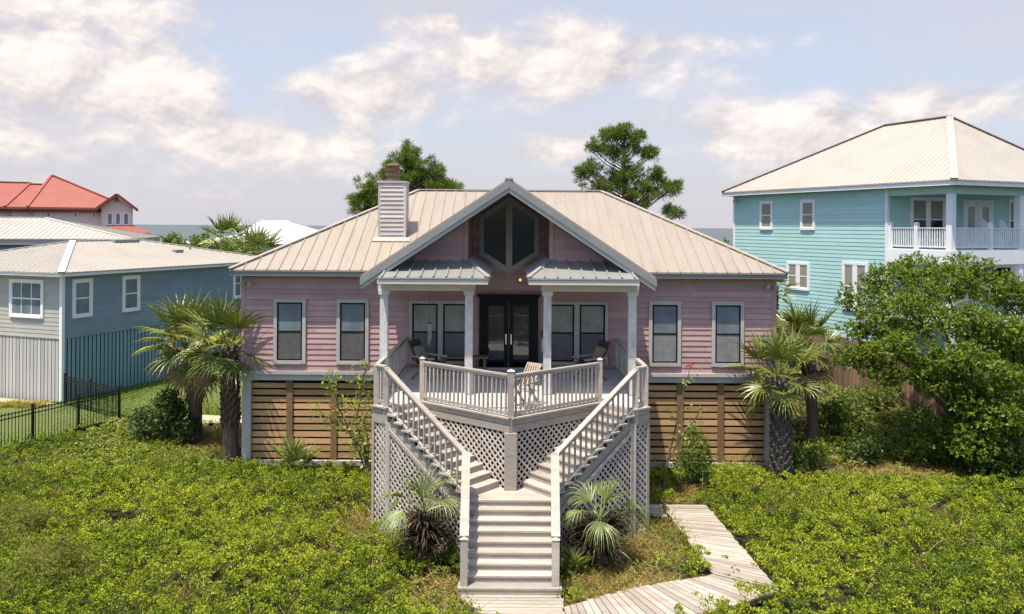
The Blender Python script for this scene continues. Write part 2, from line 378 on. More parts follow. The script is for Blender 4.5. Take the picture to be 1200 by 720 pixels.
# ground material: dark humus under leaves, dry sand in patches near the stairs
def ground_material():
    m, t, out = nt('yard_soil')
    b = N(t, 'ShaderNodeBsdfPrincipled', Roughness=0.95); b.inputs['Specular IOR Level'].default_value = 0.1
    tc = N(t, 'ShaderNodeTexCoord')
    n1 = N(t, 'ShaderNodeTexNoise', Scale=0.35, Detail=6.0); t.links.new(tc.outputs['Object'], n1.inputs['Vector'])
    n2 = N(t, 'ShaderNodeTexNoise', Scale=9.0, Detail=5.0); t.links.new(tc.outputs['Object'], n2.inputs['Vector'])
    rp = N(t, 'ShaderNodeValToRGB'); e = rp.color_ramp.elements
    e[0].position = 0.38; e[0].color = (0.018, 0.020, 0.009, 1); e[1].position = 0.62; e[1].color = (0.040, 0.042, 0.016, 1)
    t.links.new(n1.outputs[0], rp.inputs[0])
    a = N(t, 'ShaderNodeAttribute', attribute_name='dry')
    rs = N(t, 'ShaderNodeValToRGB'); e = rs.color_ramp.elements
    e[0].position = 0.35; e[0].color = (0.20, 0.15, 0.06, 1); e[1].position = 0.65; e[1].color = (0.40, 0.31, 0.19, 1)
    t.links.new(n2.outputs[0], rs.inputs[0])
    f = mathn(t, 'ADD', a.outputs['Fac'], mathn(t, 'MULTIPLY_ADD', n2.outputs[0], 0.7, -0.35))
    f = mathn(t, 'MULTIPLY', f, a.outputs['Fac'], clamp=True)
    c = mixc(t, f, rp.outputs[0], rs.outputs[0])
    t.links.new(c, b.inputs['Base Color'])
    bp = N(t, 'ShaderNodeBump', Strength=0.5, Distance=0.05)
    t.links.new(n2.outputs[0], bp.inputs['Height']); t.links.new(bp.outputs[0], b.inputs['Normal'])
    t.links.new(b.outputs[0], out.inputs[0])
    return m
def dryness(x, y):
    x = np.asarray(x, float); y = np.asarray(y, float)
    def el(cx, cy, rx, ry, k=1.0): return k * np.clip(1.35 - np.hypot((x - cx) / rx, (y - cy) / ry), 0, 1)
    d = el(2.1, 16.4, 1.3, 1.5)
    d = np.maximum(d, el(3.0, 18.4, 1.0, 1.6, 0.9))
    d = np.maximum(d, el(-1.3, 15.6, 0.75, 0.9, 0.9))
    d = np.maximum(d, el(-3.4, 19.2, 0.9, 1.3, 0.55))
    d = np.maximum(d, el(-9.2, 26.6, 1.4, 2.0, 0.9))
    d = np.maximum(d, el(4.2, 21.6, 1.0, 0.9, 0.9))
    d = np.maximum(d, el(11.2, 23.6, 3.2, 1.0, 0.75))
    for (cx, cy, rx, ry, k) in ((-4.6, 21.9, .8, .5, .5), (-6.8, 22.2, .7, .4, .45), (-3.9, 17.3, .5, .45, .45), (-9.0, 19.0, .7, .4, .4), (-6.2, 15.4, .5, .35, .4), (6.9, 20.6, .8, .5, .45), (8.6, 17.2, .6, .4, .4), (10.8, 20.2, .7, .4, .4), (-12.5, 21.5, .8, .5, .4)):
        d = np.maximum(d, el(cx, cy, rx, ry, k))
    d = np.maximum(d, el(-19.2, 31.0, 2.2, 1.2, 1.0))
    return np.clip(d, 0, 1)
xs = np.concatenate([np.linspace(-900, -42, 24), np.linspace(-40, 40, 161), np.linspace(42, 900, 24)])
ys = np.concatenate([np.linspace(-60, 4, 14), np.linspace(5, 50, 91), np.linspace(52, 345, 60)])
GX, GY = np.meshgrid(xs, ys)
GZ = terr(GX, GY)
me = bpy.data.meshes.new('ground')
nx = len(xs)
fs = [(j * nx + i, j * nx + i + 1, (j + 1) * nx + i + 1, (j + 1) * nx + i) for j in range(len(ys) - 1) for i in range(nx - 1)]
me.from_pydata(np.column_stack([GX.ravel(), GY.ravel(), GZ.ravel()]).tolist(), [], fs)
a_ = me.attributes.new('dry', 'FLOAT', 'POINT'); a_.data.foreach_set('value', dryness(GX, GY).ravel().astype(np.float32))
me.polygons.foreach_set('use_smooth', [True] * len(me.polygons))
me.materials.append(ground_material())
g = bpy.data.objects.new('ground', me); COL.objects.link(g); tag(g, kind='structure', label='sandy yard and low coastal land around the houses')

# sea
def sea_mat():
    m, t, out = nt('grey_green_sea')
    b = N(t, 'ShaderNodeBsdfPrincipled', Roughness=0.55); b.inputs['Base Color'].default_value = (0.105, 0.15, 0.165, 1)
    b.inputs['Specular IOR Level'].default_value = 0.3
    tc = N(t, 'ShaderNodeTexCoord'); mp = N(t, 'ShaderNodeMapping'); mp.inputs['Scale'].default_value = (0.04, 0.15, 1)
    t.links.new(tc.outputs['Object'], mp.inputs[0])
    nz = N(t, 'ShaderNodeTexNoise', Scale=1.0, Detail=6.0); t.links.new(mp.outputs[0], nz.inputs['Vector'])
    bp = N(t, 'ShaderNodeBump', Strength=0.5, Distance=0.6); t.links.new(nz.outputs[0], bp.inputs['Height'])
    t.links.new(bp.outputs[0], b.inputs['Normal'])
    n2 = N(t, 'ShaderNodeTexNoise', Scale=0.12, Detail=4.0); t.links.new(mp.outputs[0], n2.inputs['Vector'])
    t.links.new(mixc(t, n2.outputs[0], (0.060, 0.080, 0.086), (0.095, 0.115, 0.118)), b.inputs['Base Color'])
    t.links.new(b.outputs[0], out.inputs[0]); return m
mb = MB(); S = 40000
mb.add([(-S, -S, -0.6), (S, -S, -0.6), (S, S, -0.6), (-S, S, -0.6)], [(0, 1, 2, 3)])
tag(mb.build('sea', sea_mat()), kind='structure', label='calm grey green sea reaching the horizon')

# ------------------------------------------------------------------ house pieces
def siding(mb, x0, x1, z0, z1, y=0.0, ex=0.165, out=0.016):
    """lap siding facing -y; x0, x1 numbers or functions of z"""
    fx0 = x0 if callable(x0) else (lambda z: x0)
    fx1 = x1 if callable(x1) else (lambda z: x1)
    z = z0
    while z < z1 - 1e-4:
        zt = min(z + ex, z1)
        a0, a1, b0, b1 = fx0(z), fx1(z), fx0(zt), fx1(zt)
        if b0 > b1: b0 = b1 = (b0 + b1) / 2
        if a1 - a0 > 0.01:
            yo = y - out; yi = y - 0.002
            cuts = []; c = max(a0, b0) + random.uniform(.8, 4.2)
            while c < min(a1, b1) - .5: cuts.append(c); c += random.uniform(2.4, 4.4)
            lo, hi = [a0] + cuts, cuts + [a1]; lo2, hi2 = [b0] + cuts, cuts + [b1]
            for u0, u1, w0, w1 in zip(lo, hi, lo2, hi2):
                g = .0015
                mb.add([(u0 + g, yo, z), (u1 - g, yo, z), (w1 - g, yi, zt), (w0 + g, yi, zt), (u0, yi, z), (u1, yi, z)], [(0, 1, 2, 3), (4, 5, 1, 0)])
        z = zt
def frame_rect(mb, x0, x1, z0, z1, y0, y1, w, sill=0.0):
    mb.box(x0, x0 + w, y0, y1, z0, z1); mb.box(x1 - w, x1, y0, y1, z0, z1)
    mb.box(x0 + w, x1 - w, y0, y1, z1 - w, z1); mb.box(x0 + w, x1 - w, y0 - sill, y1, z0, z0 + w)
def window(parent, Mx, x0, x1, z0, z1, trim, sash=None, up='blind', low='screen', tw=0.10, cols=1, split=True, shade=None, muntin=0, sw=0.05, y=0.0):
    """one window with trim, sash, panes; local plane faces -y and lies on y"""
    m = MB(Mx); frame_rect(m, x0, x1, z0, z1, y - 0.055, y + 0.02, tw, 0.02)
    cw = (x1 - x0 - 2 * tw - (cols - 1) * tw * 1.7) / cols
    for c in range(cols - 1):
        xc = x0 + tw + (c + 1) * cw + c * tw * 1.7
        m.box(xc, xc + tw * 1.7, y - 0.05, y + 0.02, z0 + tw, z1 - tw)
    f = m.build('window', trim, parent)
    ms, mu, ml = MB(Mx), MB(Mx), MB(Mx)
    for c in range(cols):
        a = x0 + tw + c * (cw + tw * 1.7); b = a + cw; zb, zt = z0 + tw, z1 - tw; zm = (zb + zt) / 2
        frame_rect(ms, a, b, zb, zt, y - 0.040, y + 0.015, sw)
        if split: ms.box(a + sw, b - sw, y - 0.042, y + 0.013, zm - sw * 0.5, zm + sw * 0.5)
        for k in range(muntin):
            xm = a + (b - a) * (k + 1) / (muntin + 1); ms.box(xm - 0.015, xm + 0.015, y - 0.036, y + 0.013, zb + sw, zt - sw)
        mu.box(a + sw, b - sw, y - 0.026, y + 0.012, zm if split else zb + sw, zt - sw)
        if split: ml.box(a + sw, b - sw, y - 0.030, y + 0.012, zb + sw, zm - sw * 0.5)
    ms.build('sash', sash or trim, f); mu.build('pane', M[up], f)
    if split: ml.build('insect_screen' if 'screen' in low else 'pane', M[low], f)
    return f
def slope_plane(mb, a, b, c, d, th=0.05, tint=0.5):
    """roof sheet quad a,b (eave) c,d (top), extruded downward"""
    vs = [Vector(p) for p in (a, b, c, d)] + [Vector(p) - Vector((0, 0, th)) for p in (a, b, c, d)]
    mb.add(vs, [(0, 1, 2, 3), (7, 6, 5, 4), (0, 4, 5, 1), (1, 5, 6, 2), (2, 6, 7, 3), (3, 7, 4, 0)], tint)
def tri_plane(mb, a, b, c, th=0.05, tint=0.5):
    vs = [Vector(p) for p in (a, b, c)] + [Vector(p) - Vector((0, 0, th)) for p in (a, b, c)]
    mb.add(vs, [(0, 1, 2), (5, 4, 3), (0, 3, 4, 1), (1, 4, 5, 2), (2, 5, 3, 0)], tint)
def ribs(mb, e0, e1, poly, step, w=0.03, h=0.035, lift=0.0):
    """standing seams: lines perpendicular to the eave e0-e1 inside a planar roof polygon"""
    e0, e1 = Vector(e0), Vector(e1); P = [Vector(p) for p in poly]
    ex = (e1 - e0).normalized(); n = (P[1] - P[0]).cross(P[2] - P[0]).normalized()
    if n.z < 0: n = -n
    ey = n.cross(ex).normalized()
    if ey.z < 0: ey = -ey
    q = [((p - e0).dot(ex), (p - e0).dot(ey)) for p in P]
    L = (e1 - e0).length; k = int(L / step); s0 = (L - k * step) / 2
    for i in range(k + 1):
        u = s0 + i * step; hit = []
        for j in range(len(q)):
            (x1, y1), (x2, y2) = q[j], q[(j + 1) % len(q)]
            if (x1 - u) * (x2 - u) < 0 or (abs(x1 - u) < 1e-9): 
                if abs(x2 - x1) > 1e-9: hit.append(y1 + (y2 - y1) * (u - x1) / (x2 - x1))
        if len(hit) >= 2:
            a, b = min(hit), max(hit)
            if b - a > 0.08:
                p0 = e0 + ex * u + ey * a + n * (h / 2 + lift); p1 = e0 + ex * u + ey * b + n * (h / 2 + lift)
                mb.bar(p0, p1, w, h, n, tint=0.5)
def hip_roof(Mx, corners, ra, rb, z_e, z_r, mat, parent, step=0.4, name='roof', cap=None, ribw=0.03, ribh=0.035):
    """corners 4 xy (front-left, front-right, back-right, back-left); ra, rb ridge ends xy (left/right)"""
    c = [(*p, z_e) for p in corners]; A = (*ra, z_r); B = (*rb, z_r)
    m = MB(Mx)
    slope_plane(m, c[0], c[1], B, A); slope_plane(m, c[2], c[3], A, B)
    tri_plane(m, c[1], c[2], B); tri_plane(m, c[3], c[0], A)
    ribs(m, c[0], c[1], [c[0], c[1], B, A], step, ribw, ribh); ribs(m, c[2], c[3], [c[2], c[3], A, B], step, ribw, ribh)
    ribs(m, c[1], c[2], [c[1], c[2], B], step, ribw, ribh); ribs(m, c[3], c[0], [c[3], c[0], A], step, ribw, ribh)
    o = m.build(name, mat, parent)
    k = MB(Mx)
    for p, q in ((A, B), (c[0], A), (c[3], A), (c[1], B), (c[2], B)):
        k.bar(Vector(p) + Vector((0, 0, 0.03)), Vector(q) + Vector((0, 0, 0.03)), 0.17, 0.035)
    k.build('ridge_cap', cap or mat, o)
    return o

def baluster_run(parent, mat, p0, p1, top0, top1, bot0, bot1, n, off, w=0.036, ends=False):
    p0, p1 = Vector(p0), Vector(p1)
    for i in range(n):
        f = (i + 0.5) / n
        p = p0.lerp(p1, f); zt = top0 + (top1 - top0) * f; zb = bot0 + (bot1 - bot0) * f
        m = MB(); a = math.atan2((p1 - p0).y, (p1 - p0).x)
        m.bar((p.x, p.y, zb), (p.x, p.y, zt), w, w, (math.cos(a), math.sin(a), 0))
        m.build('baluster', mat, parent, off)

# ================================================================== PINK HOUSE (local: x along facade, y depth from front wall)
XC, YW = -0.08, 24.0
PH = thing('pink_house', 'pink lap sided raised beach house with tan metal hip roof and central gable porch', 'house', (XC, YW, 0))
HW, DEP = 7.775, 8.94
Z_F, Z_S, Z_E = 2.9, 2.80, 5.77
m = MB()
m.box(-HW, HW, 0.0, DEP, Z_S, 5.62)
m.v and m.build('wall', M['pink'], PH)
m = MB(); siding(m, -HW, HW, Z_S, 5.62, 0, .16, .024)
Mr = Matrix.Translation((HW, 0, 0)) @ Matrix.Rotation(R(90), 4, 'Z')
m.M = Mr; siding(m, 0, DEP, Z_S, 5.62)
m.M = Matrix.Translation((-HW, DEP, 0)) @ Matrix.Rotation(R(-90), 4, 'Z'); siding(m, 0, DEP, Z_S, 5.62)
m.M = Matrix.Translation((HW, DEP, 0)) @ Matrix.Rotation(R(180), 4, 'Z'); siding(m, 0, 2 * HW, Z_S, 5.62)
# upper centre wall rising into the gable
m.M = None
SL = 0.664; GZ_AP = 8.21; GHW = 3.60
def gz(x, drop=0.0): return GZ_AP - drop - SL * abs(x)
siding(m, lambda z: -min(1.6, (GZ_AP - 0.10 - z) / SL), lambda z: min(1.6, (GZ_AP - 0.10 - z) / SL), 5.62, 8.08)
m.build('siding', M['pink'], PH)
m = MB(); m.vprism([(-1.6, 5.62), (1.6, 5.62), (1.6, gz(1.6, .1)), (0, gz(0, .1)), (-1.6, gz(1.6, .1))], 0.0, 0.12); m.build('upper_wall', M['pink'], PH)
# corner boards
for sx in (-1, 1):
    m = MB(); m.box(sx * HW - 0.06, sx * HW + 0.06, -0.03, 0.08, Z_S, 5.6)
    m.build('corner_board', M['pink'], PH)
# floor skirt: sloping drip board and band
m = MB()
for (a, b) in ((-HW - 0.03, -3.22), (3.22, HW + 0.03)):
    m.box(a, b, -0.10, 0.04, 2.70, 2.80)
    m.box(a, b, -0.05, 0.06, 2.52, 2.702)
    m.build('skirt_board', M['ptrim'], PH); m = MB()
for sx in (-1, 1):
    m = MB(); m.box(min(sx * HW, sx * (HW + .05)), max(sx * HW, sx * (HW + .05)), 0.06, DEP, 2.52, 2.80)
    m.build('skirt_board', M['ptrim'], PH)
# soffit + fascia of main eave
OVF, OVS = 0.40, 0.25
EX, EY0, EY1 = HW + OVS, -OVF, DEP + OVF
for (a, b) in ((-EX + .03, -3.55), (3.55, EX - .03)):
    m = MB(); m.box(a, b, EY0 + 0.03, -0.02, 5.60, 5.635); m.build('soffit', M['fascia'], PH)
m = MB(); m.box(-EX + .03, EX - .03, DEP + .02, EY1 - .03, 5.60, 5.635); m.build('soffit', M['fascia'], PH)
m = MB()
for (a, b) in ((-EX, -GHW - 0.02), (GHW + 0.02, EX)):
    m.box(a, b, EY0, EY0 + 0.03, 5.59, 5.735)
m.box(-EX, -EX + 0.03, EY0 + .03, EY1, 5.59, 5.735); m.box(EX - 0.03, EX, EY0 + .03, EY1, 5.59, 5.735); m.box(-EX + .03, EX - .03, EY1 - 0.03, EY1, 5.59, 5.735)
m.build('fascia', M['fascia'], PH)
ZR = 8.295
ye0, ye1, xe = EY0 - .03, EY1 + .03, EX + .02
def zroof(y): return Z_E + (ZR - Z_E) * (y - ye0) / (4.47 - ye0)
cR = [(-xe, ye0, Z_E), (xe, ye0, Z_E), (xe, ye1, Z_E), (-xe, ye1, Z_E)]; RA, RB = (-3.16, 4.47, ZR), (3.16, 4.47, ZR)
front = [cR[0], (-3.52, ye0, Z_E), (-3.52, .06, zroof(.06)), (3.52, .06, zroof(.06)), (3.52, ye0, Z_E), cR[1], RB, RA]
m = MB(); n_ = len(front)
m.add(front + [(x, y, z - .05) for x, y, z in front], [tuple(range(n_)), tuple(reversed(range(n_, 2 * n_)))] + [(i, n_ + i, n_ + (i + 1) % n_, (i + 1) % n_) for i in range(n_)], .5)
slope_plane(m, cR[2], cR[3], RA, RB); tri_plane(m, cR[1], cR[2], RB); tri_plane(m, cR[3], cR[0], RA)
ribs(m, cR[0], cR[1], front, .34, .024, .03); ribs(m, cR[2], cR[3], [cR[2], cR[3], RA, RB], .34, .024, .03); ribs(m, cR[1], cR[2], [cR[1], cR[2], RB], .34, .024, .03); ribs(m, cR[3], cR[0], [cR[3], cR[0], RA], .34, .024, .03)
mroof = m.build('roof', M['roof'], PH)
for pp, qq in ((RA, RB), (cR[0], RA), (cR[3], RA), (cR[1], RB), (cR[2], RB)):
    k = MB(); k.bar(Vector(pp) + Vector((0, 0, .03)), Vector(qq) + Vector((0, 0, .03)), .17, .035); k.build('ridge_cap', M['ridge'], mroof)
def main_roof_z(y): return Z_E + (ZR - Z_E) * (y + OVF) / (4.47 + OVF)
# gable roof over the porch (front plane y=-4.0), both slopes run back into the main roof
YG = -3.82
m = MB()
for sx in (-1, 1):
    yb_top = (GZ_AP - Z_E) / (ZR - Z_E) * (4.47 + OVF) - OVF + 0.05
    yb_bot = EY0 + 0.18
    a = (sx * (GHW + 0.02), YG, gz(GHW + 0.02)); b = (sx * (GHW + 0.02), yb_bot, gz(GHW + 0.02)); c = (0, yb_top, GZ_AP); d = (0, YG, GZ_AP)
    q = (a, b, c, d) if sx > 0 else (b, a, d, c)
    slope_plane(m, *q, th=0.06)
    ribs(m, q[0], q[1], q, 0.385)
gr = m.build('gable_roof', M['roof'], PH)
m = MB(); m.bar((0, YG, GZ_AP + .03), (0, yb_top, GZ_AP + .03), 0.2, 0.04); m.build('ridge_cap', M['ridge'], gr)
# rake fascia boards
m = MB()
for sx in (-1, 1):
    m = MB()
    p = lambda x, dz: (sx * x, gz(x) + dz)
    poly = [p(0, -0.005), p(GHW + .05, -0.005), p(GHW + .05, -0.20), p(0, -0.20)]
    if sx < 0: poly = poly[::-1]
    m.vprism(poly, YG - 0.05, YG - 0.002)
    m.build('rake_board', M['fascia'], PH)
m = MB()
for sx in (-1, 1):
    m = MB()
    p = lambda x, dz: (sx * x, gz(x) + dz)
    poly = [p(0, -0.195), p(GHW + .02, -0.195), p(GHW + .02, -0.315), p(0, -0.315)]
    if sx < 0: poly = poly[::-1]
    m.vprism(poly, YG - 0.02, YG + 0.04)
    m.build('rake_trim', M['ptrim'], PH)
m = MB()                                    # soffit under the gable, eave fascia at its low edges
for sx in (-1, 1):
    m = MB()
    a = Vector((sx * GHW, YG + .05, gz(GHW, 0.075))); b = Vector((sx * GHW, 0.0, gz(GHW, 0.075))); c = Vector((0, 0.0, gz(0, 0.075))); d = Vector((0, YG + .05, gz(0, 0.075)))
    slope_plane(m, *((a, b, c, d) if sx > 0 else (b, a, d, c)), th=0.02)
    m.build('gable_soffit', M['fascia'], PH)
m = MB()
for sx in (-1, 1):
    m = MB()
    x0, x1 = sorted((sx * (GHW - 0.03), sx * (GHW + 0.0)))
    m.box(x0, x1, YG + 0.05, EY0 - 0.02, 5.60, gz(GHW) - 0.08)
    m.build('gable_fascia', M['fascia'], PH)
# pink triangular walls set back under the gable, with return walls beside the recess
YT = 24 - 21.15; YT = -YT
RX = 1.07
for sx in (-1, 1):
    m = MB(); lim = lambda z: (GZ_AP - 0.12 - z) / SL
    if sx < 0: siding(m, lambda z: -lim(z), -RX, 6.15, gz(RX, .12), YT, 0.15)
    else: siding(m, RX, lambda z: lim(z), 6.15, gz(RX, .12), YT, 0.15)
    m.M = (Matrix.Translation((-RX, YT, 0)) @ Matrix.Rotation(R(90), 4, 'Z')) if sx < 0 else (Matrix.Translation((RX, 0, 0)) @ Matrix.Rotation(R(-90), 4, 'Z'))
    siding(m, 0, -YT, 5.75, gz(RX, .12), 0, 0.15)
    m.M = None
    m.build('gable_siding', M['pink'], PH)
for sx in (-1, 1):
    m = MB(); P = [(sx * RX, 5.7), (sx * 3.3, 5.7), (sx * 3.3, gz(3.3, .12)), (sx * RX, gz(RX, .12))]
    m.vprism(P if sx > 0 else P[::-1], YT + 0.004, YT + 0.10)
    x0, x1 = sorted((sx * (RX + .004), sx * (RX + 0.1)))
    m.box(x0, x1, YT + 0.1, -0.01, 5.7, gz(RX + .1, .12))
    m.build('gable_wall', M['pink'], PH)
    m = MB(); x0, x1 = sorted((sx * (RX - 0.02), sx * (RX + 0.08))); m.box(x0, x1, YT - 0.035, YT + 0.0, 6.15, gz(RX, .16))
    m.build('corner_board', M['pink'], PH)
for sx in (-1, 1):
    m = MB(); p = lambda x, dz: (sx * x, gz(x) + dz)
    poly = [p(RX + .08, -0.09), p(3.2, -0.09), p(3.2, -0.36), p(RX + .08, -0.36)]
    m.vprism(poly if sx > 0 else poly[::-1], YT - 0.04, YT - 0.0)
    m.build('frieze_board', M['fascia'], PH)
# porch shed roofs with hipped inner return
YE = -4.30; ZSE = 5.813; ZSU = 6.17
for sx in (-1, 1):
    m = MB()
    o1, i1, o2, i2 = 3.14, 0.47, 2.95, RX
    a = (sx * o1, YE, ZSE); b = (sx * i1, YE, ZSE); c = (sx * i2, YT, ZSU + .0); d = (sx * o2, YT, ZSU)
    e = (sx * i1, -0.02, ZSE); f = (sx * i2, -0.02, ZSU)
    q1 = (a, b, c, d) if sx < 0 else (b, a, d, c)
    q2 = (b, e, f, c) if sx < 0 else (e, b, c, f)
    slope_plane(m, *q1, th=0.04); slope_plane(m, *q2, th=0.04)
    ribs(m, q1[0], q1[1], q1, 0.31, 0.035, 0.045); ribs(m, q2[0], q2[1], q2, 0.31, 0.035, 0.04)
    s_ = m.build('porch_roof', M['skylitroof'], PH)
    m = MB(); m.bar(Vector(b) + Vector((0, 0, .025)), Vector(c) + Vector((0, 0, .025)), 0.09, 0.035); m.build('ridge_cap', M['ridge'], s_)
    m = MB()
    x0, x1 = sorted((sx * 3.16, sx * 0.49))
    m.box(x0, x1, YE + 0.02, YE + 0.06, 5.655, 5.76)
    xa, xb = sorted((sx * 0.49, sx * 0.53)); m.box(xa, xb, YE + 0.06, -0.02, 5.655, 5.76)
    m.build('porch_fascia', M['beam'], s_)
    m = MB(); x0, x1 = sorted((sx * 3.17, sx * 0.535)); m.box(x0, x1, YE + .07, -0.02, 5.67, 5.70); m.build('porch_ceiling', M['ptrim'], s_)
    m = MB(); x0, x1 = sorted((sx * 3.22, sx * 0.82)); m.box(x0, x1, -3.80, -3.62, 5.46, 5.662)
    x0, x1 = sorted((sx * 0.88, sx * 1.06)); m.box(x0, x1, -3.62, -0.02, 5.47, 5.662)
    x0, x1 = sorted((sx * 2.98, sx * 3.16)); m.box(x0, x1, -3.62, -0.02, 5.47, 5.662)
    m.build('porch_beam', M['beam'], PH)
    for xx in (3.07, 0.97):
        m = MB(); m.box(sx * xx - 0.095, sx * xx + 0.095, -3.80, -3.61, 2.92, 5.46)
        p = m.build('porch_post', M['post'], PH)
        m = MB(); m.box(sx * xx - 0.13, sx * xx + 0.13, -3.83, -3.58, 5.36, 5.459); m.build('capital', M['beam'], p)
# windows of the facade
for cx in (-6.40, -4.56, 4.57, 6.41):
    window(PH, None, cx - 0.47, cx + 0.47, 3.0, 4.90, M['ptrim'], M['black'], 'blind', 'screen' if cx < 0 else 'palescreen', 0.10, y=-0.022, sw=0.045)
for sx in (-1, 1):
    x0, x1 = (-2.91, -1.08) if sx < 0 else (1.08, 2.91)
    window(PH, None, x0, x1, 3.03, 4.88, M['ptrim'], M['black'], 'greyblind', 'screen', 0.09, cols=2, y=-0.022, sw=0.05)
# gable window: two tall panes with angled heads and feet
def pane_poly(sx, g0):
    a, b = 0.09 - g0, 0.74 + g0
    P = [(a, 5.90 - 1.0 * g0), (b, 6.32 - 1.0 * g0), (b, 7.26 + g0), (a, 7.69 + g0)]
    P = [(sx * x, z) for x, z in P]
    return P if sx > 0 else P[::-1]
m = MB()
hexo = [(-0.87, 6.22), (0, 5.66), (0.87, 6.22), (0.87, 7.36), (0, 7.93), (-0.87, 7.36)]
hexi = [(-0.74, 6.32), (0, 5.843), (0.74, 6.32), (0.74, 7.26), (0, 7.748), (-0.74, 7.26)]
for i in range(6):
    j = (i + 1) % 6
    m.vprism([hexo[i], hexo[j], hexi[j], hexi[i]], -0.075, 0.0)
m.box(-0.09, 0.09, -0.085, 0.0, 5.86, 7.73)
gw = m.build('gable_window', M['ptrim'], PH)
for sx in (-1, 1):
    m = MB(); m.vprism(pane_poly(sx, 0.0), -0.035, -0.005); m.build('pane', M['glass'], gw)
# double door
m = MB()
m.box(-0.86, -0.72, -0.10, 0.0, 2.92, 5.0); m.box(0.72, 0.86, -0.10, 0.0, 2.92, 5.0); m.box(-0.72, 0.72, -0.10, 0.0, 4.86, 5.0)
m.box(-0.92, 0.92, -0.14, 0.0, 5.0, 5.08)
df = m.build('door_frame', M['blackdoor'], PH)
for sx in (-1, 1):
    x0, x1 = sorted((sx * 0.012, sx * 0.715))
    m = MB(); frame_rect(m, x0, x1, 2.95, 4.855, -0.07, -0.01, 0.125); m.box(x0 + .125, x1 - .125, -0.07, -0.01, 2.95, 3.16)
    d_ = m.build('door', M['blackdoor'], PH)
    m = MB(); m.box(x0 + .125, x1 - .125, -0.045, -0.015, 3.16, 4.73); m.build('pane', M['doorglass'], d_)
    m = MB(); hx = sx * 0.075; m.box(hx - .018, hx + .018, -0.12, -0.10, 3.62, 3.92); m.box(hx - .012, hx + .012, -0.10, -0.07, 3.66, 3.69); m.box(hx - .012, hx + .012, -0.10, -0.07, 3.85, 3.88)
    m.build('handle', M['steel'], d_)
m = MB(); m.box(-0.9, 0.9, -0.22, -0.10, 2.905, 2.95); m.build('threshold', M['ptrim'], df)
# chimney
m = MB(); cx0, cx1, cy0, cy1 = -4.06, -3.20, 1.3, 2.0
m.box(cx0 + .02, cx1 - .02, cy0 + .02, cy1 - .02, 6.3, 8.40)
siding(m, cx0 + .06, cx1 - .06, 6.5, 8.38, cy0 + .02, 0.135, 0.03)
m.M = Matrix.Translation((cx1 - .02, cy0, 0)) @ Matrix.Rotation(R(90), 4, 'Z'); siding(m, .06, cy1 - cy0 - .06, 6.5, 8.38, 0, 0.135, 0.03)
m.M = Matrix.Translation((cx0 + .02, cy1, 0)) @ Matrix.Rotation(R(-90), 4, 'Z'); siding(m, .06, cy1 - cy0 - .06, 6.5, 8.38, 0, 0.135, 0.03)
m.M = None
CHM = surf('weathered_chimney_siding', (0.47, 0.42, 0.40), 0.7, 0.15, 2.0, (1, 1, 1), 0.15, 12, (0.6, 1, 8), tint=0.14, bump=0.2)
ch = m.build('chimney', CHM, PH)
m = MB()
for (x, y) in ((cx0, cy0), (cx1 - .1, cy0), (cx0, cy1 - .1), (cx1 - .1, cy1 - .1)):
    m.box(x, x + .1, y, y + .1, 6.45, 8.38)
m.box(cx0 - .03, cx1 + .03, cy0 - .03, cy1 + .03, 8.385, 8.44)
m.build('chimney_trim', CHM, ch)
m = MB(); cxm, cym = -3.65, 1.62
for (z0, z1, r0, r1) in ((8.44, 8.50, .24, .24), (8.50, 8.62, .20, .20), (8.62, 8.66, .235, .235), (8.66, 8.78, .21, .21), (8.78, 8.81, .24, .24), (8.81, 8.91, .20, .20), (8.91, 8.95, .25, .25), (8.95, 9.0, .25, .10)):
    m.cyl((cxm, cym, z0), (cxm, cym, z1), r0, r1, 18)
m.build('chimney_flue', M['rust'], ch, smooth=False)
m = MB(); zf = main_roof_z(cy0 - .12)
m.bar((cx0 - .15, cy0 - .1, zf + .05), (cx1 + .15, cy0 - .1, zf + .05), 0.25, 0.02, Vector((0, -0.52, 1))); m.build('flashing', M['ridge'], ch)
# floodlights at the eave corners
for sx in (-1, 1):
    m = MB(); bx = sx * (HW - 0.12)
    m.cyl((bx, -0.03, 5.42), (bx, -0.06, 5.42), 0.06, 0.06, 10)
    for k in (-1, 1):
        m.cyl((bx, -0.06, 5.42), (bx + k * 0.09, -0.12, 5.40), 0.02, 0.03, 8); m.cyl((bx + k * 0.09, -0.12, 5.40), (bx + k * 0.13, -0.22, 5.33), 0.045, 0.06, 10)
    m.build('floodlight', M['ptrim'], PH)
# under-house: pillars, slatted screens, unseen side and rear boards added to keep it dark
for sx in (-1, 1):
    m = MB(); x0, x1 = sorted((sx * (HW + .02), sx * (HW - 0.24))); m.box(x0, x1, -0.02, 0.24, -0.1, 2.518)
    m.build('pillar', M['ptrim'], PH)
for (x0, x1, posts) in ((-HW + 0.24, -3.26, (-6.42, -5.12)), (3.26, HW - 0.24, (5.05, 6.25))):
    m = MB(); z = 0.22
    while z < 2.45:
        w = 0.143 + 0.012 * random.random(); m.box(x0, x1, 0.10, 0.13, z, z + w); z += 0.205
    sc_ = m.build('slat_screen', M['slat'], PH)
    for px_ in posts:
        m = MB(); m.box(px_ - 0.09, px_ + 0.09, 0.045, 0.098, 0.15, 2.51); m.build('screen_post', M['slatpost'], sc_)
    m = MB(); m.box(x0, x1, 0.0, 0.14, 0.02, 0.16); m.build('bottom_rail', M['ptrim'], sc_)
for x in (-7.6, -3.8, 3.8, 7.6):
    for y in (3.0, 8.7): m = MB(); m.box(x - .12, x + .12, y - .12, y + .12, -0.1, 2.6); m.build('piling', M['slatpost'], PH)
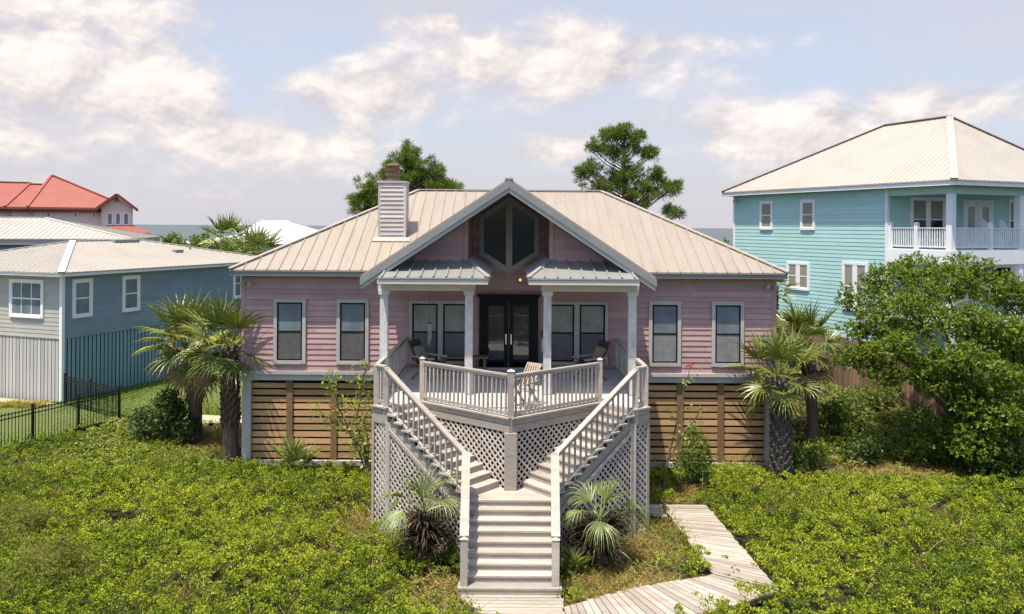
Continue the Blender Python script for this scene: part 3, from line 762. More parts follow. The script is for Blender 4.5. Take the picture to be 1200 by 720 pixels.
for sx in (-1, 1):
    m = MB(); x0, x1 = sorted((sx * (HW - .01), sx * (HW - .05))); y = 0.26
    while y < DEP: m.box(x0, x1, y, y + 0.14, 0.0, 2.52); y += 0.15
    m.build('added_skirting', M['slatpost'], PH)  # unseen boards added to darken the space under the house
m = MB(); y = -HW + 0.1
while y < HW - .2: m.box(y, y + .14, DEP - .04, DEP, 0.0, 2.52); y += .15
m.build('added_skirting', M['slatpost'], PH)
m = MB(); m.box(-HW + .05, HW - .05, 0.06, DEP - .05, 2.60, 2.79); m.build('floor_frame', M['slatpost'], PH)
# added glow discs with bases in place of sun glints, not real lamps
m = MB(); m.cyl((-2.12, -2.2, 5.665), (-2.12, -2.2, 5.60), 0.09, 0.09, 12); lb = m.build('added_ceiling_glow', M['black'], PH)
m = MB(); m.cyl((-2.12, -2.2, 5.60), (-2.12, -2.2, 5.54), 0.07, 0.04, 12); m.build('glow_disc', M['glint'], lb)
m = MB(); m.cyl((0.33, -0.02, 5.50), (0.33, -0.07, 5.50), 0.05, 0.05, 12); lb = m.build('added_wall_glow', M['ptrim'], PH)
m = MB(); m.cyl((0.33, -0.07, 5.50), (0.33, -0.12, 5.49), 0.045, 0.03, 12); m.build('glow_disc', M['glint'], lb)

# ================================================================== DECK AND STAIRS (world coordinates, offset by DO)
DO = (0.0, 20.0, 0.0)
DK = thing('deck', 'weathered raised deck with twin side stairs meeting one front stair', 'deck', DO)
C0 = Vector((0, 17.82)); C1 = Vector((2.12, 19.55)); S0 = Vector((2.80, 18.75)); P1 = Vector((3.20, 19.05)); NW = Vector((0.93, 17.17))
def mir(p, s): return Vector((p[0] * s, p[1]))
m = MB()
fl = [(-3.2, 23.97), (-3.2, 19.05), (-2.8, 18.75), (-2.12, 19.55), (0, 17.82), (2.12, 19.55), (2.8, 18.75), (3.2, 19.05), (3.2, 23.97)]
# planks across the deck, each clipped to the outline
def clip_y(poly, y0, y1):
    def half(P, f):
        out = []
        for i in range(len(P)):
            a, b = P[i], P[(i + 1) % len(P)]; fa, fb = f(a), f(b)
            if fa >= 0: out.append(a)
            if fa * fb < 0:
                t = fa / (fa - fb); out.append((a[0] + (b[0] - a[0]) * t, a[1] + (b[1] - a[1]) * t))
        return out
    return half(half(poly, lambda p: p[1] - y0), lambda p: y1 - p[1])
convex = [[(-3.2, 23.97), (-3.2, 19.05), (-2.8, 18.75), (-2.12, 19.55)], [(-2.12, 19.55), (0, 17.82), (2.12, 19.55)], [(3.2, 23.97), (2.12, 19.55), (2.8, 18.75), (3.2, 19.05)], [(-3.2, 23.97), (-2.12, 19.55), (2.12, 19.55), (3.2, 23.97)]]
def xrange_at(poly, y):
    hit = []
    for i in range(len(poly)):
        a, b = poly[i], poly[(i + 1) % len(poly)]
        if (a[1] - y) * (b[1] - y) < 0: hit.append(a[0] + (b[0] - a[0]) * (y - a[1]) / (b[1] - a[1]))
    return sorted(hit)
y = 17.85
while y < 23.95:
    ya, yb = y, min(y + 0.136, 23.97)
    xa, xb = xrange_at(fl, ya + 1e-4), xrange_at(fl, yb - 1e-4)
    if len(xa) == len(xb):
        for k in range(0, len(xa), 2):
            m.prism([(xa[k], ya), (xa[k + 1], ya), (xb[k + 1], yb), (xb[k], yb)], 2.86, 2.90)
    y += 0.142
m.build('deck_floor', M['deckpaint'], DK, DO)
m = MB()
def edge_bar(a, b, zc, w, h, inset=0.0):
    m.bar((a[0], a[1], zc), (b[0], b[1], zc), w, h)
for s in (-1, 1):
    for (a, b) in ((mir(C0, s), mir(C1, s)), (mir(S0, s), mir(P1, s)), (mir(P1, s), Vector((3.2 * s, 23.95))), (mir(C1, s), mir(S0, s))):
        edge_bar(a, b, 2.795, 0.05, 0.125); edge_bar(a, b, 2.645, 0.06, 0.155)
m.build('rim_board', M['deckwood'], DK, DO)
m = MB()
for s in (-1, 1):
    for (a, b) in ((mir(C0, s), mir(C1, s)), (mir(S0, s), mir(P1, s))):
        edge_bar(a, b, 2.882, 0.16, 0.035)
m.build('edge_trim', M['rail'], DK, DO)
def post(p, z0, z1, w, name='post', cap=True, mat='rail'):
    q = MB(); q.box(p[0] - w / 2, p[0] + w / 2, p[1] - w / 2, p[1] + w / 2, z0, z1)
    if cap:
        h = w / 2 + 0.012; q.add([(p[0] - h, p[1] - h, z1), (p[0] + h, p[1] - h, z1), (p[0] + h, p[1] + h, z1), (p[0] - h, p[1] + h, z1), (p[0], p[1], z1 + 0.045)], [(0, 3, 2, 1), (0, 1, 4), (1, 2, 4), (2, 3, 4), (3, 0, 4)])
    return q.build(name, M[mat], DK, DO)
post((0, 17.88), 0.0, 2.565, 0.27, 'support_post', False, 'deckwood')
post((0, 17.89), 2.895, 3.90, 0.15, 'rail_post', True)
for s in (-1, 1):
    post(mir(C1, s), 2.56, 3.90, 0.11, 'rail_post'); post((3.13 * s, 19.08), 2.56, 3.80, 0.12, 'rail_post', False); post((2.87 * s, 18.83), 2.56, 3.80, 0.11, 'rail_post', False)
    # level railings
    def railing(a, b, n, name='railing', cap=0.10):
        q = MB(); q.bar((a[0], a[1], 3.815), (b[0], b[1], 3.815), cap, 0.04); q.bar((a[0], a[1], 3.77), (b[0], b[1], 3.77), 0.04, 0.07)
        o = q.build(name, M['rail'], DK, DO)
        q = MB(); q.bar((a[0], a[1], 2.985), (b[0], b[1], 2.985), 0.045, 0.06); q.build('bottom_rail', M['rail'], o, DO)
        baluster_run(o, M['rail'], (a[0], a[1], 0), (b[0], b[1], 0), 3.74, 3.74, 2.93, 2.93, n, DO)
    railing(mir(C1, s) * 0.975 + C0 * 0.025, C0 * 0.97 + mir(C1, s) * 0.03, 20)
    railing((3.13 * s, 19.1), (3.10 * s, 20.18), 6)
    railing((3.13 * s, 19.07), (2.88 * s, 18.86), 1)
    railing((3.07 * s, 20.42), (3.07 * s, 23.93), 20)
    # side stair flight
    A0, A1 = mir(S0, s), mir(C1, s)                      # outer, inner ends of the top nosing
    v = Vector((0.772 * -s, -0.636)); RISE = 1.57 / 11; TR = 0.24
    q = MB(); perp = (A0 - A1).normalized()
    for (base, o_) in ((A0, -0.05), (A1, 0.05)):
        b0 = base + perp * o_
        p0 = Vector((*(b0 - v * 0.02), 2.50)); L = 10 * TR + 0.05
        p1 = Vector((*(b0 + v * L), 2.50 - RISE / TR * (L + 0.02)))
        q.bar(p0, p1, 0.045, 0.30)
    fl_ = q.build('stair_flight', M['deckwood'], DK, DO)
    for i in range(10):
        z = 2.9 - (i + 1) * RISE; q = MB()
        a = A0 + v * (i * TR) + perp * 0.06; b = A1 + v * (i * TR); c = b + v * (TR + 0.035); d = a + v * (TR + 0.035)
        pl = [a, b, c, d] if s > 0 else [d, c, b, a]
        q.prism([tuple(p) for p in pl], z - 0.04, z); q.build('tread', M['rail'], fl_, DO)
        q = MB(); a2 = A0 - perp * 0.07; b2 = A1
        e = v * (i * TR + 0.01)
        q.bar((*(a2 + e), z + RISE / 2 - 0.04), (*(b2 + e), z + RISE / 2 - 0.04), 0.02, RISE - 0.03); q.build('riser', M['deckwood'], fl_, DO)
    q = MB(); e = v * (10 * TR + 0.01); a2 = A0 - perp * 0.07; q.bar((*(a2 + e), 1.33 + RISE / 2 - .02), (*(A1 + e), 1.33 + RISE / 2 - .02), 0.02, RISE - 0.03); q.build('riser', M['deckwood'], fl_, DO)
    # sloping handrail with balusters
    a = Vector((2.87 * s, 18.83)); b = Vector((NW[0] * s, NW[1]))
    q = MB(); q.bar((*a, 3.79), (*b, 2.27), 0.13, 0.04); q.bar((*a, 3.73), (*b, 2.21), 0.045, 0.08); q.bar((*a, 2.93), (*b, 1.42), 0.04, 0.05)
    h_ = q.build('handrail', M['rail'], DK, DO)
    baluster_run(h_, M['rail'], (*a, 0), (*b, 0), 3.74, 2.22, 2.75, 1.25, 15, DO)
    post((NW[0] * s, NW[1]), 0.0, 2.30, 0.11, 'newel_post')
    # front handrail
    n2 = (0.86 * s, 15.42)
    q = MB(); q.bar((NW[0] * s, NW[1] - .02, 2.30), (n2[0], n2[1], 1.215), 0.17, 0.04); q.bar((NW[0] * s, NW[1], 2.24), (n2[0], n2[1], 1.16), 0.045, 0.08); q.bar((NW[0] * s, NW[1], 1.42), (n2[0], n2[1], 0.42), 0.045, 0.06)
    h_ = q.build('handrail', M['rail'], DK, DO)
    baluster_run(h_, M['rail'], (NW[0] * s, NW[1], 0), (n2[0], n2[1], 0), 2.22, 1.14, 1.40, 0.38, 9, DO)
    post(n2, 0.1, 1.18, 0.14, 'newel_post')
# landing
m = MB(); m.prism([(-.97, 17.13), (.97, 17.13), (.97, 17.24), (.27, 18.04), (0, 17.80), (-.27, 18.04), (-.97, 17.24)], 1.29, 1.33); m.build('landing', M['rail'], DK, DO)
m = MB(); m.box(-.95, .95, 17.16, 17.20, 1.0, 1.288)
for s in (-1, 1):
    m.bar((.94 * s, 17.2, 1.15), (.30 * s, 17.98, 1.15), 0.04, 0.26)
m.build('landing_rim', M['deckwood'], DK, DO)
# front flight
q = MB()
for s in (-1, 1):
    q.bar((0.90 * s, 17.2, 1.16), (0.90 * s, 15.40, 0.16), 0.045, 0.28)
ff = q.build('stair_flight', M['deckwood'], DK, DO)
for i in range(8):
    z = 1.33 - (i + 1) * 0.128; yy = 17.16 - i * 0.23; q = MB()
    hw = 0.84 if i < 7 else 0.98
    q.box(-hw, hw, yy - 0.23 - (0.03 if i < 7 else 0.06), yy - 0.003, z - 0.036, z); q.build('tread', M['rail'], ff, DO)
    q = MB(); q.box(-0.84, 0.84, yy - 0.012, yy + 0.008, z + 0.002, z + 0.128 - 0.038); q.build('riser', M['deckwood'], ff, DO)
q = MB(); q.box(-0.96, 0.96, 15.27, 15.31, 0.17, 0.268); q.build('riser', M['deckwood'], ff, DO)
# lattice panels
def lattice(a, b, poly, nudge=0.0, frame=True, name='lattice_panel'):
    """poly in (s, z) along a->b; diagonal strips clipped to it, with a border board"""
    a, b = Vector((*a, 0)), Vector((*b, 0)); d = (b - a).normalized(); nrm = Vector((d.y, -d.x, 0))
    P2 = lambda s, z, o: a + d * s + Vector((0, 0, z)) + nrm * (o + nudge)
    q = MB()
    def clipline(p, dr):
        t0, t1 = -1e9, 1e9; n = len(poly)
        ar = sum(poly[i][0] * poly[(i + 1) % n][1] - poly[(i + 1) % n][0] * poly[i][1] for i in range(n))
        for i in range(n):
            x1, y1 = poly[i]; x2, y2 = poly[(i + 1) % n]
            nx_, ny_ = -(y2 - y1), (x2 - x1)
            if ar < 0: nx_, ny_ = -nx_, -ny_
            num = (p[0] - x1) * nx_ + (p[1] - y1) * ny_; den = dr[0] * nx_ + dr[1] * ny_
            if abs(den) < 1e-9:
                if num < 0: return None
                continue
            t = -num / den
            if den > 0: t0 = max(t0, t)
            else: t1 = min(t1, t)
        return (t0, t1) if t1 - t0 > 0.03 else None
    k2 = math.sqrt(0.5)
    for layer, dr in enumerate(((k2, k2), (k2, -k2))):
        nn = (-dr[1], dr[0])
        for k in range(-60, 61):
            p = (nn[0] * k * 0.112, nn[1] * k * 0.112)
            r_ = clipline(p, dr)
            if r_:
                o = 0.006 if layer else -0.006
                q.bar(P2(p[0] + dr[0] * r_[0], p[1] + dr[1] * r_[0], o), P2(p[0] + dr[0] * r_[1], p[1] + dr[1] * r_[1], o), 0.011, 0.041, Vector((d.x * nn[0], d.y * nn[0], nn[1])))
    o = q.build(name, M['lattice'], DK, DO)
    if frame:
        q = MB(); n = len(poly)
        for i in range(n):
            (s0, z0), (s1, z1) = poly[i], poly[(i + 1) % n]
            q.bar(P2(s0, z0, 0.02), P2(s1, z1, 0.02), 0.03, 0.08, Vector((0, 0, 1)) if abs(s1 - s0) > abs(z1 - z0) * .2 else d)
        q.build('lattice_frame', M['deckwood'], o, DO)
for s in (-1, 1):
    p1, s0, c1, nw = mir(P1, s), mir(S0, s), mir(C1, s), Vector((0.95 * s, 17.22))
    L = (nw - s0).length
    def lat(a, b, poly, **k):
        if s < 0: lattice(a, b, poly, **k)
        else:
            LL = (Vector(b) - Vector(a)).length
            lattice(b, a, [(LL - x, z) for x, z in poly][::-1], **k)
    lat(s0, nw, [(0.05, 0.05), (L - .02, 0.05), (L - .02, 0.98), (0.05, 2.38)])
    L2 = (s0 - p1).length
    lat(p1, s0, [(0.03, 0.05), (L2 - .03, 0.05), (L2 - .03, 2.55), (0.03, 2.55)])
    L3 = (c1 - C0).length
    lat(c1, C0, [(0.05, 0.7), (L3 - .16, 0.7), (L3 - .16, 2.55), (0.05, 2.55)], frame=False)
    lat((3.2 * s, 23.9), p1, [(0.03, 0.05), (4.8, 0.05), (4.8, 2.55), (0.03, 2.55)])
    post((s0[0], s0[1] + .04), 0, 2.565, 0.13, 'support_post', False, 'lattice'); post((p1[0] - .05 * s, p1[1] + .05), 0, 2.565, 0.1, 'support_post', False, 'lattice')
    mid = s0.lerp(nw, 0.52); post((mid[0] - .0, mid[1] + .06), 0, 1.62, 0.10, 'support_post', False, 'lattice')
    for yy in (20.3, 22.3): post((2.9 * s, yy), 0, 2.57, 0.15, 'support_post', False, 'deckwood')

# ------------------------------------------------------------------ boardwalk
def resample(pl, n):
    pl = [Vector(p) for p in pl]; ls = [0]
    for i in range(1, len(pl)): ls.append(ls[-1] + (pl[i] - pl[i - 1]).length)
    out = []
    for k in range(n + 1):
        t = ls[-1] * k / n
        for i in range(1, len(pl)):
            if t <= ls[i] + 1e-9:
                f = (t - ls[i - 1]) / max(1e-9, ls[i] - ls[i - 1]); out.append(pl[i - 1].lerp(pl[i], f)); break
    return out
def planks(mb, l, r, n, z0=0.14, z1=0.178):
    A, B = resample(l, n), resample(r, n)
    for i in range(n):
        g = 0.06; dz = random.uniform(-0.003, 0.003)
        e = random.uniform(-0.035, 0.035)
        a0, a1 = A[i].lerp(A[i + 1], g), A[i].lerp(A[i + 1], 1 - g); b0, b1 = B[i].lerp(B[i + 1], g), B[i].lerp(B[i + 1], 1 - g)
        a0, a1 = a0.lerp(b0, e * .6), a1.lerp(b1, e * .6); b0, b1 = b0.lerp(a0, e * .5), b1.lerp(a1, e * .5)
        P = [tuple(a0), tuple(b0), tuple(b1), tuple(a1)]
        ar = sum(P[k][0] * P[(k + 1) % 4][1] - P[(k + 1) % 4][0] * P[k][1] for k in range(4))
        if ar < 0: P = P[::-1]
        mb.prism(P, z0 + dz, z1 + dz)
BW_B = [(3.76, 20.35), (4.86, 20.35), (5.12, 15.56), (4.05, 16.30)]
BW_A = [(0.98, 14.85), (2.33, 15.62), (4.05, 16.28), (5.12, 15.54), (2.9, 14.25), (1.05, 13.2)]
BW_F = [(-0.97, 15.33), (0.97, 15.33), (0.97, 13.2), (0.3, 13.2)]
BW_C = [(3.22, 20.35), (3.75, 20.35), (3.75, 19.5), (3.22, 19.7)]
m = MB()
planks(m, [(3.76, 20.35), (4.05, 16.30)], [(4.86, 20.35), (5.12, 15.56)], 31)
planks(m, [(0.98, 14.85), (2.33, 15.62), (4.04, 16.26)], [(1.05, 13.25), (2.9, 14.25), (5.08, 15.52)], 26)
planks(m, [(-0.97, 15.33), (0.3, 13.2)], [(0.97, 15.33), (0.97, 13.2)], 16)
planks(m, [(3.22, 20.35), (3.22, 19.7)], [(3.74, 20.35), (3.74, 19.5)], 6)
bw = m.build('boardwalk', M['walk']); tag(bw, 'bleached plank boardwalk running from the front stair round to the house', kind='structure')
m = MB()
for (a, b) in (((3.85, 20.3), (4.12, 16.4)), ((4.75, 20.3), (5.0, 15.75)), ((1.0, 14.75), (2.4, 15.5)), ((2.4, 15.5), (4.0, 16.15)), ((1.1, 13.4), (2.95, 14.4)), ((2.95, 14.4), (4.95, 15.6)), ((-.85, 15.2), (.3, 13.3)), ((.88, 15.3), (.88, 13.2))):
    m.bar((*a, 0.05), (*b, 0.05), 0.05, 0.17)
m.build('boardwalk_joist', M['deckwood'], bw)

# ------------------------------------------------------------------ porch furniture
def folding_chair():
    t = thing('folding_chair', 'pale teak slatted folding armchair on the sunny deck behind the railing', 'chair', (0.33, 18.95, 2.9), R(-38)); t.scale = (.9, .9, .92)
    # local: faces -y; back leans +y
    for sx in (-1, 1):
        m = MB(); m.bar((sx * .25, 0.30, 0.0), (sx * .25, -0.22, 0.62), 0.035, 0.05); m.build('leg', M['teak'], t)
        m = MB(); m.bar((sx * .215, -0.28, 0.0), (sx * .215, 0.40, 1.02), 0.03, 0.045); m.build('back_frame', M['teak'], t)
        m = MB(); m.bar((sx * .27, -0.30, 0.63), (sx * .27, 0.26, 0.65), 0.06, 0.03); m.build('armrest', M['teak'], t)
    m = MB()
    for k in range(7): m.box(-0.23, 0.23, -0.24 + k * 0.065, -0.19 + k * 0.065, 0.42 - k * .006, 0.44 - k * .006)
    m.build('seat', M['teak'], t)
    m = MB(); dv = Vector((0, 0.68, 1.02)).normalized(); b0 = Vector((0, 0.085, 0.50))
    for k in range(6):
        x = -0.17 + k * 0.068; m.bar(Vector((x, 0, 0)) + b0, Vector((x, 0, 0)) + b0 + dv * 0.56, 0.04, 0.015, (0, 1, 0))
    m.bar(Vector((-0.245, 0, 0)) + b0 + dv * 0.60, Vector((0.245, 0, 0)) + b0 + dv * 0.60, 0.03, 0.08, (0, 0.4, 1)); m.bar(Vector((-0.2, 0, 0)) + b0, Vector((0.2, 0, 0)) + b0, 0.03, 0.05, (0, 0.4, 1))
    m.build('backrest', M['teak'], t)
folding_chair()
def sling_chair(loc, rz, label):
    t = thing('sling_chair', label, 'chair', loc, rz, 'dark sling chairs on the shaded porch')
    for sx in (-1, 1):
        m = MB(); m.bar((sx * .3, -0.35, 0.0), (sx * .3, 0.30, 0.55), 0.03, 0.04); m.bar((sx * .3, 0.35, 0.0), (sx * .3, -0.30, 0.60), 0.03, 0.04); m.build('leg', M['slatpost'], t)
        m = MB(); m.bar((sx * .31, -0.38, 0.60), (sx * .31, 0.32, 0.63), 0.06, 0.03); m.build('armrest', M['ptrim'], t)
        m = MB(); m.bar((sx * .27, 0.18, 0.40), (sx * .27, 0.52, 1.05), 0.03, 0.04); m.build('back_frame', M['slatpost'], t)
    m = MB(); m.bar((0, -0.30, 0.46), (0, 0.22, 0.38), 0.54, 0.05); m.build('seat', M['sling'], t)
    m = MB(); m.bar((0, 0.20, 0.42), (0, 0.50, 1.02), 0.52, 0.03, (0, -1, 0.3)); m.build('backrest', M['sling'], t)
    m = MB(); m.bar((0, 0.20, 0.50), (0, 0.36, 0.86), 0.36, 0.10, (0, -1, 0.3)); m.build('cushion', M['tanfabric'], t)
sling_chair((-2.25, 22.3, 2.9), R(62), 'dark sling chair with tan cushion before the windows left of the door')
sling_chair((2.15, 22.3, 2.9), R(-62), 'dark sling chair with tan cushion before the windows right of the door')
t = thing('side_bench', 'dark wooden bench against the porch wall just left of the black doors', 'bench', (-1.25, 23.3, 2.9))
m = MB(); m.box(-0.75, 0.60, -0.2, 0.2, 0.42, 0.47); m.build('seat', M['slatpost'], t)
for x in (-.65, .5):
    for y in (-.15, .15): m = MB(); m.box(x - .035, x + .035, y - .035, y + .035, 0.0, 0.42); m.build('leg', M['slatpost'], t)
t = thing('wooden_figure', 'painted wooden garden figure with brown hair leaning by the black doors', 'ornament', (0.98, 23.72, 2.9))
m = MB(); m.vprism([(-.12, 0.05), (.10, 0.0), (.16, .30), (.14, .55), (-.10, .55), (-.14, .3)], -0.02, 0.02); m.build('skirt', M['greenpaint'], t)
m = MB(); m.vprism([(-.10, .551), (.14, .551), (.13, .88), (.05, .93), (-.04, .93), (-.11, .88)], -0.018, 0.018); m.build('torso', M['beam'], t)
m = MB()
m.vprism([(.14 * math.cos(a), 1.04 + .15 * math.sin(a)) for a in [i * math.pi / 7 for i in range(14)]], 0.0, 0.02); m.build('hair', M['hair'], t)
m = MB()
m.vprism([(.075 * math.cos(a), 1.01 + .095 * math.sin(a)) for a in [i * math.pi / 7 for i in range(14)]], -0.02, -0.001); m.build('face', M['skin'], t)
t = thing('wind_chime', 'thin wind chime hanging from porch ceiling before the left pair of windows', 'wind chime', (-2.2, 22.0, 4.1))
m = MB(); m.cyl((0, 0, 0.35), (0, 0, 1.56), 0.006, 0.006, 5); m.build('cord', M['slatpost'], t)
m = MB(); m.cyl((0, 0, 0.33), (0, 0, 0.36), 0.06, 0.06, 10); m.build('top_disc', M['slatpost'], t)
for k in range(5):
    a = k * 2 * math.pi / 5; m = MB(); m.cyl((.045 * math.cos(a), .045 * math.sin(a), -0.1 - .04 * k), (.045 * math.cos(a), .045 * math.sin(a), 0.33), 0.01, 0.01, 6); m.build('chime_tube', M['steel'], t)
# ================================================================== NEIGHBOURING HOUSES
def walls4(Mx_list, mat, parent, z0, z1, name='siding', ex=0.165, out=0.014):
    m = MB()
    for Mx, L in Mx_list:
        m.M = Mx; siding(m, 0, L, z0, z1, 0, ex, out)
    return m.build(name, mat, parent)
def face_matrices(w, d):
    """rectangle 0..w (x), 0..d (y): front (-y), right (+x), back, left; each local plane faces -y with x along the wall"""
    return [(Matrix.Identity(4), w),
            (Matrix.Translation((w, 0, 0)) @ Matrix.Rotation(R(90), 4, 'Z'), d),
            (Matrix.Translation((w, d, 0)) @ Matrix.Rotation(R(180), 4, 'Z'), w),
            (Matrix.Translation((0, d, 0)) @ Matrix.Rotation(R(-90), 4, 'Z'), d)]

# ---- slate blue house on the left; local x along its front (to the right), y away along its blue side
BA = R(-20)
ca, sa = math.cos(BA), math.sin(BA)
W_B, D_B = 9.0, 13.0
corner = Vector((-17.5, 31.9, 0))                    # near right corner
org = corner - Vector((ca, sa, 0)) * W_B
BH = thing('blue_house', 'slate blue sided raised house with low white metal hip roof beside the iron fence', 'house', org, BA)
fm = face_matrices(W_B, D_B)
m = MB(); m.box(.02, W_B - .02, .02, D_B - .02, 2.55, 5.05); m.build('wall', M['shadedsiding'], BH)
walls4([fm[0]], M['sunlitsiding'], BH, 2.56, 5.05)
walls4(fm[1:], M['shadedsiding'], BH, 2.56, 5.05)
m = MB()
for (x, y) in ((W_B, 0), (0, 0), (W_B, D_B), (0, D_B)):
    m.box(x - .09, x + .045, y - .045, y + .09, 0.0, 5.04) if x > 0 else m.box(x - .045, x + .09, y - .045, y + .09, 0, 5.04)
m.build('corner_board', M['white'], BH)
def boards(Mx, L, z0, z1, mat, parent, step=0.19, w=0.155, name='skirt_boards'):
    m = MB(Mx); x = 0.1
    while x < L - 0.1:
        m.box(x, x + w, 0.02, 0.045, z0, z1); x += step
    return m.build(name, mat, parent)
boards(fm[0][0], W_B, 0.0, 2.55, M['sunlitboard'], BH); boards(fm[1][0], D_B, 0.0, 2.55, M['shadedboard'], BH, 0.2, 0.14)
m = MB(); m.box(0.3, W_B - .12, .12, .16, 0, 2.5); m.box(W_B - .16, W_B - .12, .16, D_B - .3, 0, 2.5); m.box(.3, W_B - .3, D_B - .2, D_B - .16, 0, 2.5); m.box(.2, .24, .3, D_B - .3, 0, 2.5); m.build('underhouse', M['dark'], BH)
m = MB(); m.box(-.38, W_B + .38, -.38, D_B + .38, 5.05, 5.10); m.build('soffit', M['white'], BH)
m = MB(); frame_rect_ = [(-.42, W_B + .42, -.42, -.38), (-.42, W_B + .42, D_B + .38, D_B + .42), (-.42, -.38, -.38, D_B + .38), (W_B + .38, W_B + .42, -.38, D_B + .38)]
for a, b, c, d in frame_rect_: m.box(a, b, c, d, 5.02, 5.15)
m.build('fascia', M['white'], BH)
wr = W_B / 2 + .42
hip_roof(None, [(-.45, -.45), (W_B + .45, -.45), (W_B + .45, D_B + .45), (-.45, D_B + .45)], (W_B / 2, wr - .45), (W_B / 2 + .01, D_B + .45 - wr), 5.18, 6.24, M['whiteroof'], BH, 0.28, cap=M['brightroof'], ribw=0.02, ribh=0.02) if False else None
def hip_roof_y(parent, W, D, ov, z_e, z_r, mat, cap, step, run=None, rb=None, name='roof', ribw=0.025, ribh=0.02):
    """hip roof whose ridge runs along local y"""
    run = run or W / 2 + ov; rb = rb or run
    x0, x1, y0, y1 = -ov, W + ov, -ov, D + ov; xm = (x0 + x1) / 2
    A = (xm, y0 + run, z_r); B = (xm, y1 - rb, z_r); c = [(x0, y0, z_e), (x1, y0, z_e), (x1, y1, z_e), (x0, y1, z_e)]
    m = MB()
    tri_plane(m, c[0], c[1], A); tri_plane(m, c[2], c[3], B); slope_plane(m, c[1], c[2], B, A); slope_plane(m, c[3], c[0], A, B)
    ribs(m, c[0], c[1], [c[0], c[1], A], step, ribw, ribh); ribs(m, c[1], c[2], [c[1], c[2], B, A], step, ribw, ribh)
    ribs(m, c[3], c[0], [c[3], c[0], A, B], step, ribw, ribh)
    o = m.build(name, mat, parent)
    k = MB()
    for p, q in ((A, B), (c[0], A), (c[1], A), (c[2], B), (c[3], B)):
        k.bar(Vector(p) + Vector((0, 0, .03)), Vector(q) + Vector((0, 0, .03)), 0.26, 0.03)
    k.build('ridge_cap', cap, o); return o, A, B, c
ro, A_, B_, c_ = hip_roof_y(BH, W_B, D_B, .45, 5.18, 6.26, M['whiteroof'], M['brightroof'], 0.27)
# roof vents
m = MB(); e = Vector((W_B / 2 + .7, 8.2, 0)); 
def roofz(x): return 6.26 - (x - W_B / 2) * (6.26 - 5.18) / (W_B / 2 + .45)
for (x, y, w, l) in ((W_B / 2 + 0.35, 7.2, .35, 1.5), (W_B / 2 + 2.6, 8.3, .25, .5)):
    m.box(x - w / 2, x + w / 2, y - l / 2, y + l / 2, roofz(x) + .0, roofz(x) + .12)
m.cyl((W_B / 2 + 2.2, 9.6, roofz(W_B / 2 + 2.2)), (W_B / 2 + 2.2, 9.6, roofz(W_B / 2 + 2.2) + .3), .05, .05, 8)
m.build('roof_vent', M['fascia'], ro)
side = fm[1][0]
def side_t(px):      # where a photo column meets the blue side wall
    k = (px - 600 + 0.6) / FPX; sx, sy = -math.sin(BA), math.cos(BA)
    return (k * corner.y - corner.x) / (sx - k * sy)
for (pa, pb) in ((84, 107.5), (142.5, 163)):
    a, b = side_t(pa), side_t(pb)
    window(BH, side, a, b, 3.32, 4.86, M['white'], M['white'], 'blind', 'blind', 0.11, sw=.05, y=-0.012)
window(BH, side, side_t(272.5), side_t(283), 3.32, 4.86, M['white'], M['white'], 'blind', 'blind', 0.11, sw=.05, y=-0.012)
window(BH, fm[0][0], W_B - 2.75, W_B - 0.93, 3.32, 4.84, M['white'], M['white'], 'blind', 'blind', 0.10, cols=1, muntin=2, sw=.05, y=-0.012)

# ---- second blue house behind it
H2A = R(15)
org = Vector((-22.9, 48.2, 0)) - Vector((math.cos(H2A), math.sin(H2A), 0)) * 14
H2 = thing('white_roofed_house', 'blue sided house under a broad white metal roof behind the slate blue house', 'house', org, H2A)
fm2 = face_matrices(14, 10)
m = MB(); m.box(.02, 13.98, .02, 9.98, 0, 6.1); m.build('wall', M['shadedsiding'], H2)
walls4(fm2, M['shadedsiding'], H2, 2.6, 5.9)
m = MB()
for a, b, c, d in ((-.5, 14.5, -.5, -.44), (-.5, 14.5, 10.44, 10.5), (-.5, -.44, -.44, 10.44), (14.44, 14.5, -.44, 10.44)): m.box(a, b, c, d, 5.86, 6.16)
m.box(-.44, 14.44, -.44, 10.44, 5.95, 5.99)
m.build('fascia', M['whiteroof'], H2)
hip_roof(None, [(-.55, -.55), (14.55, -.55), (14.55, 10.55), (-.55, 10.55)], (5.55, 5.0), (8.6, 5.0), 6.2, 7.42, M['whiteroof'], H2, 0.3, cap=M['brightroof'], ribw=.02, ribh=.02)
window(H2, fm2[0][0], 3.0, 4.2, 3.3, 5.0, M['white'], M['white'], 'blind', 'blind', .1)

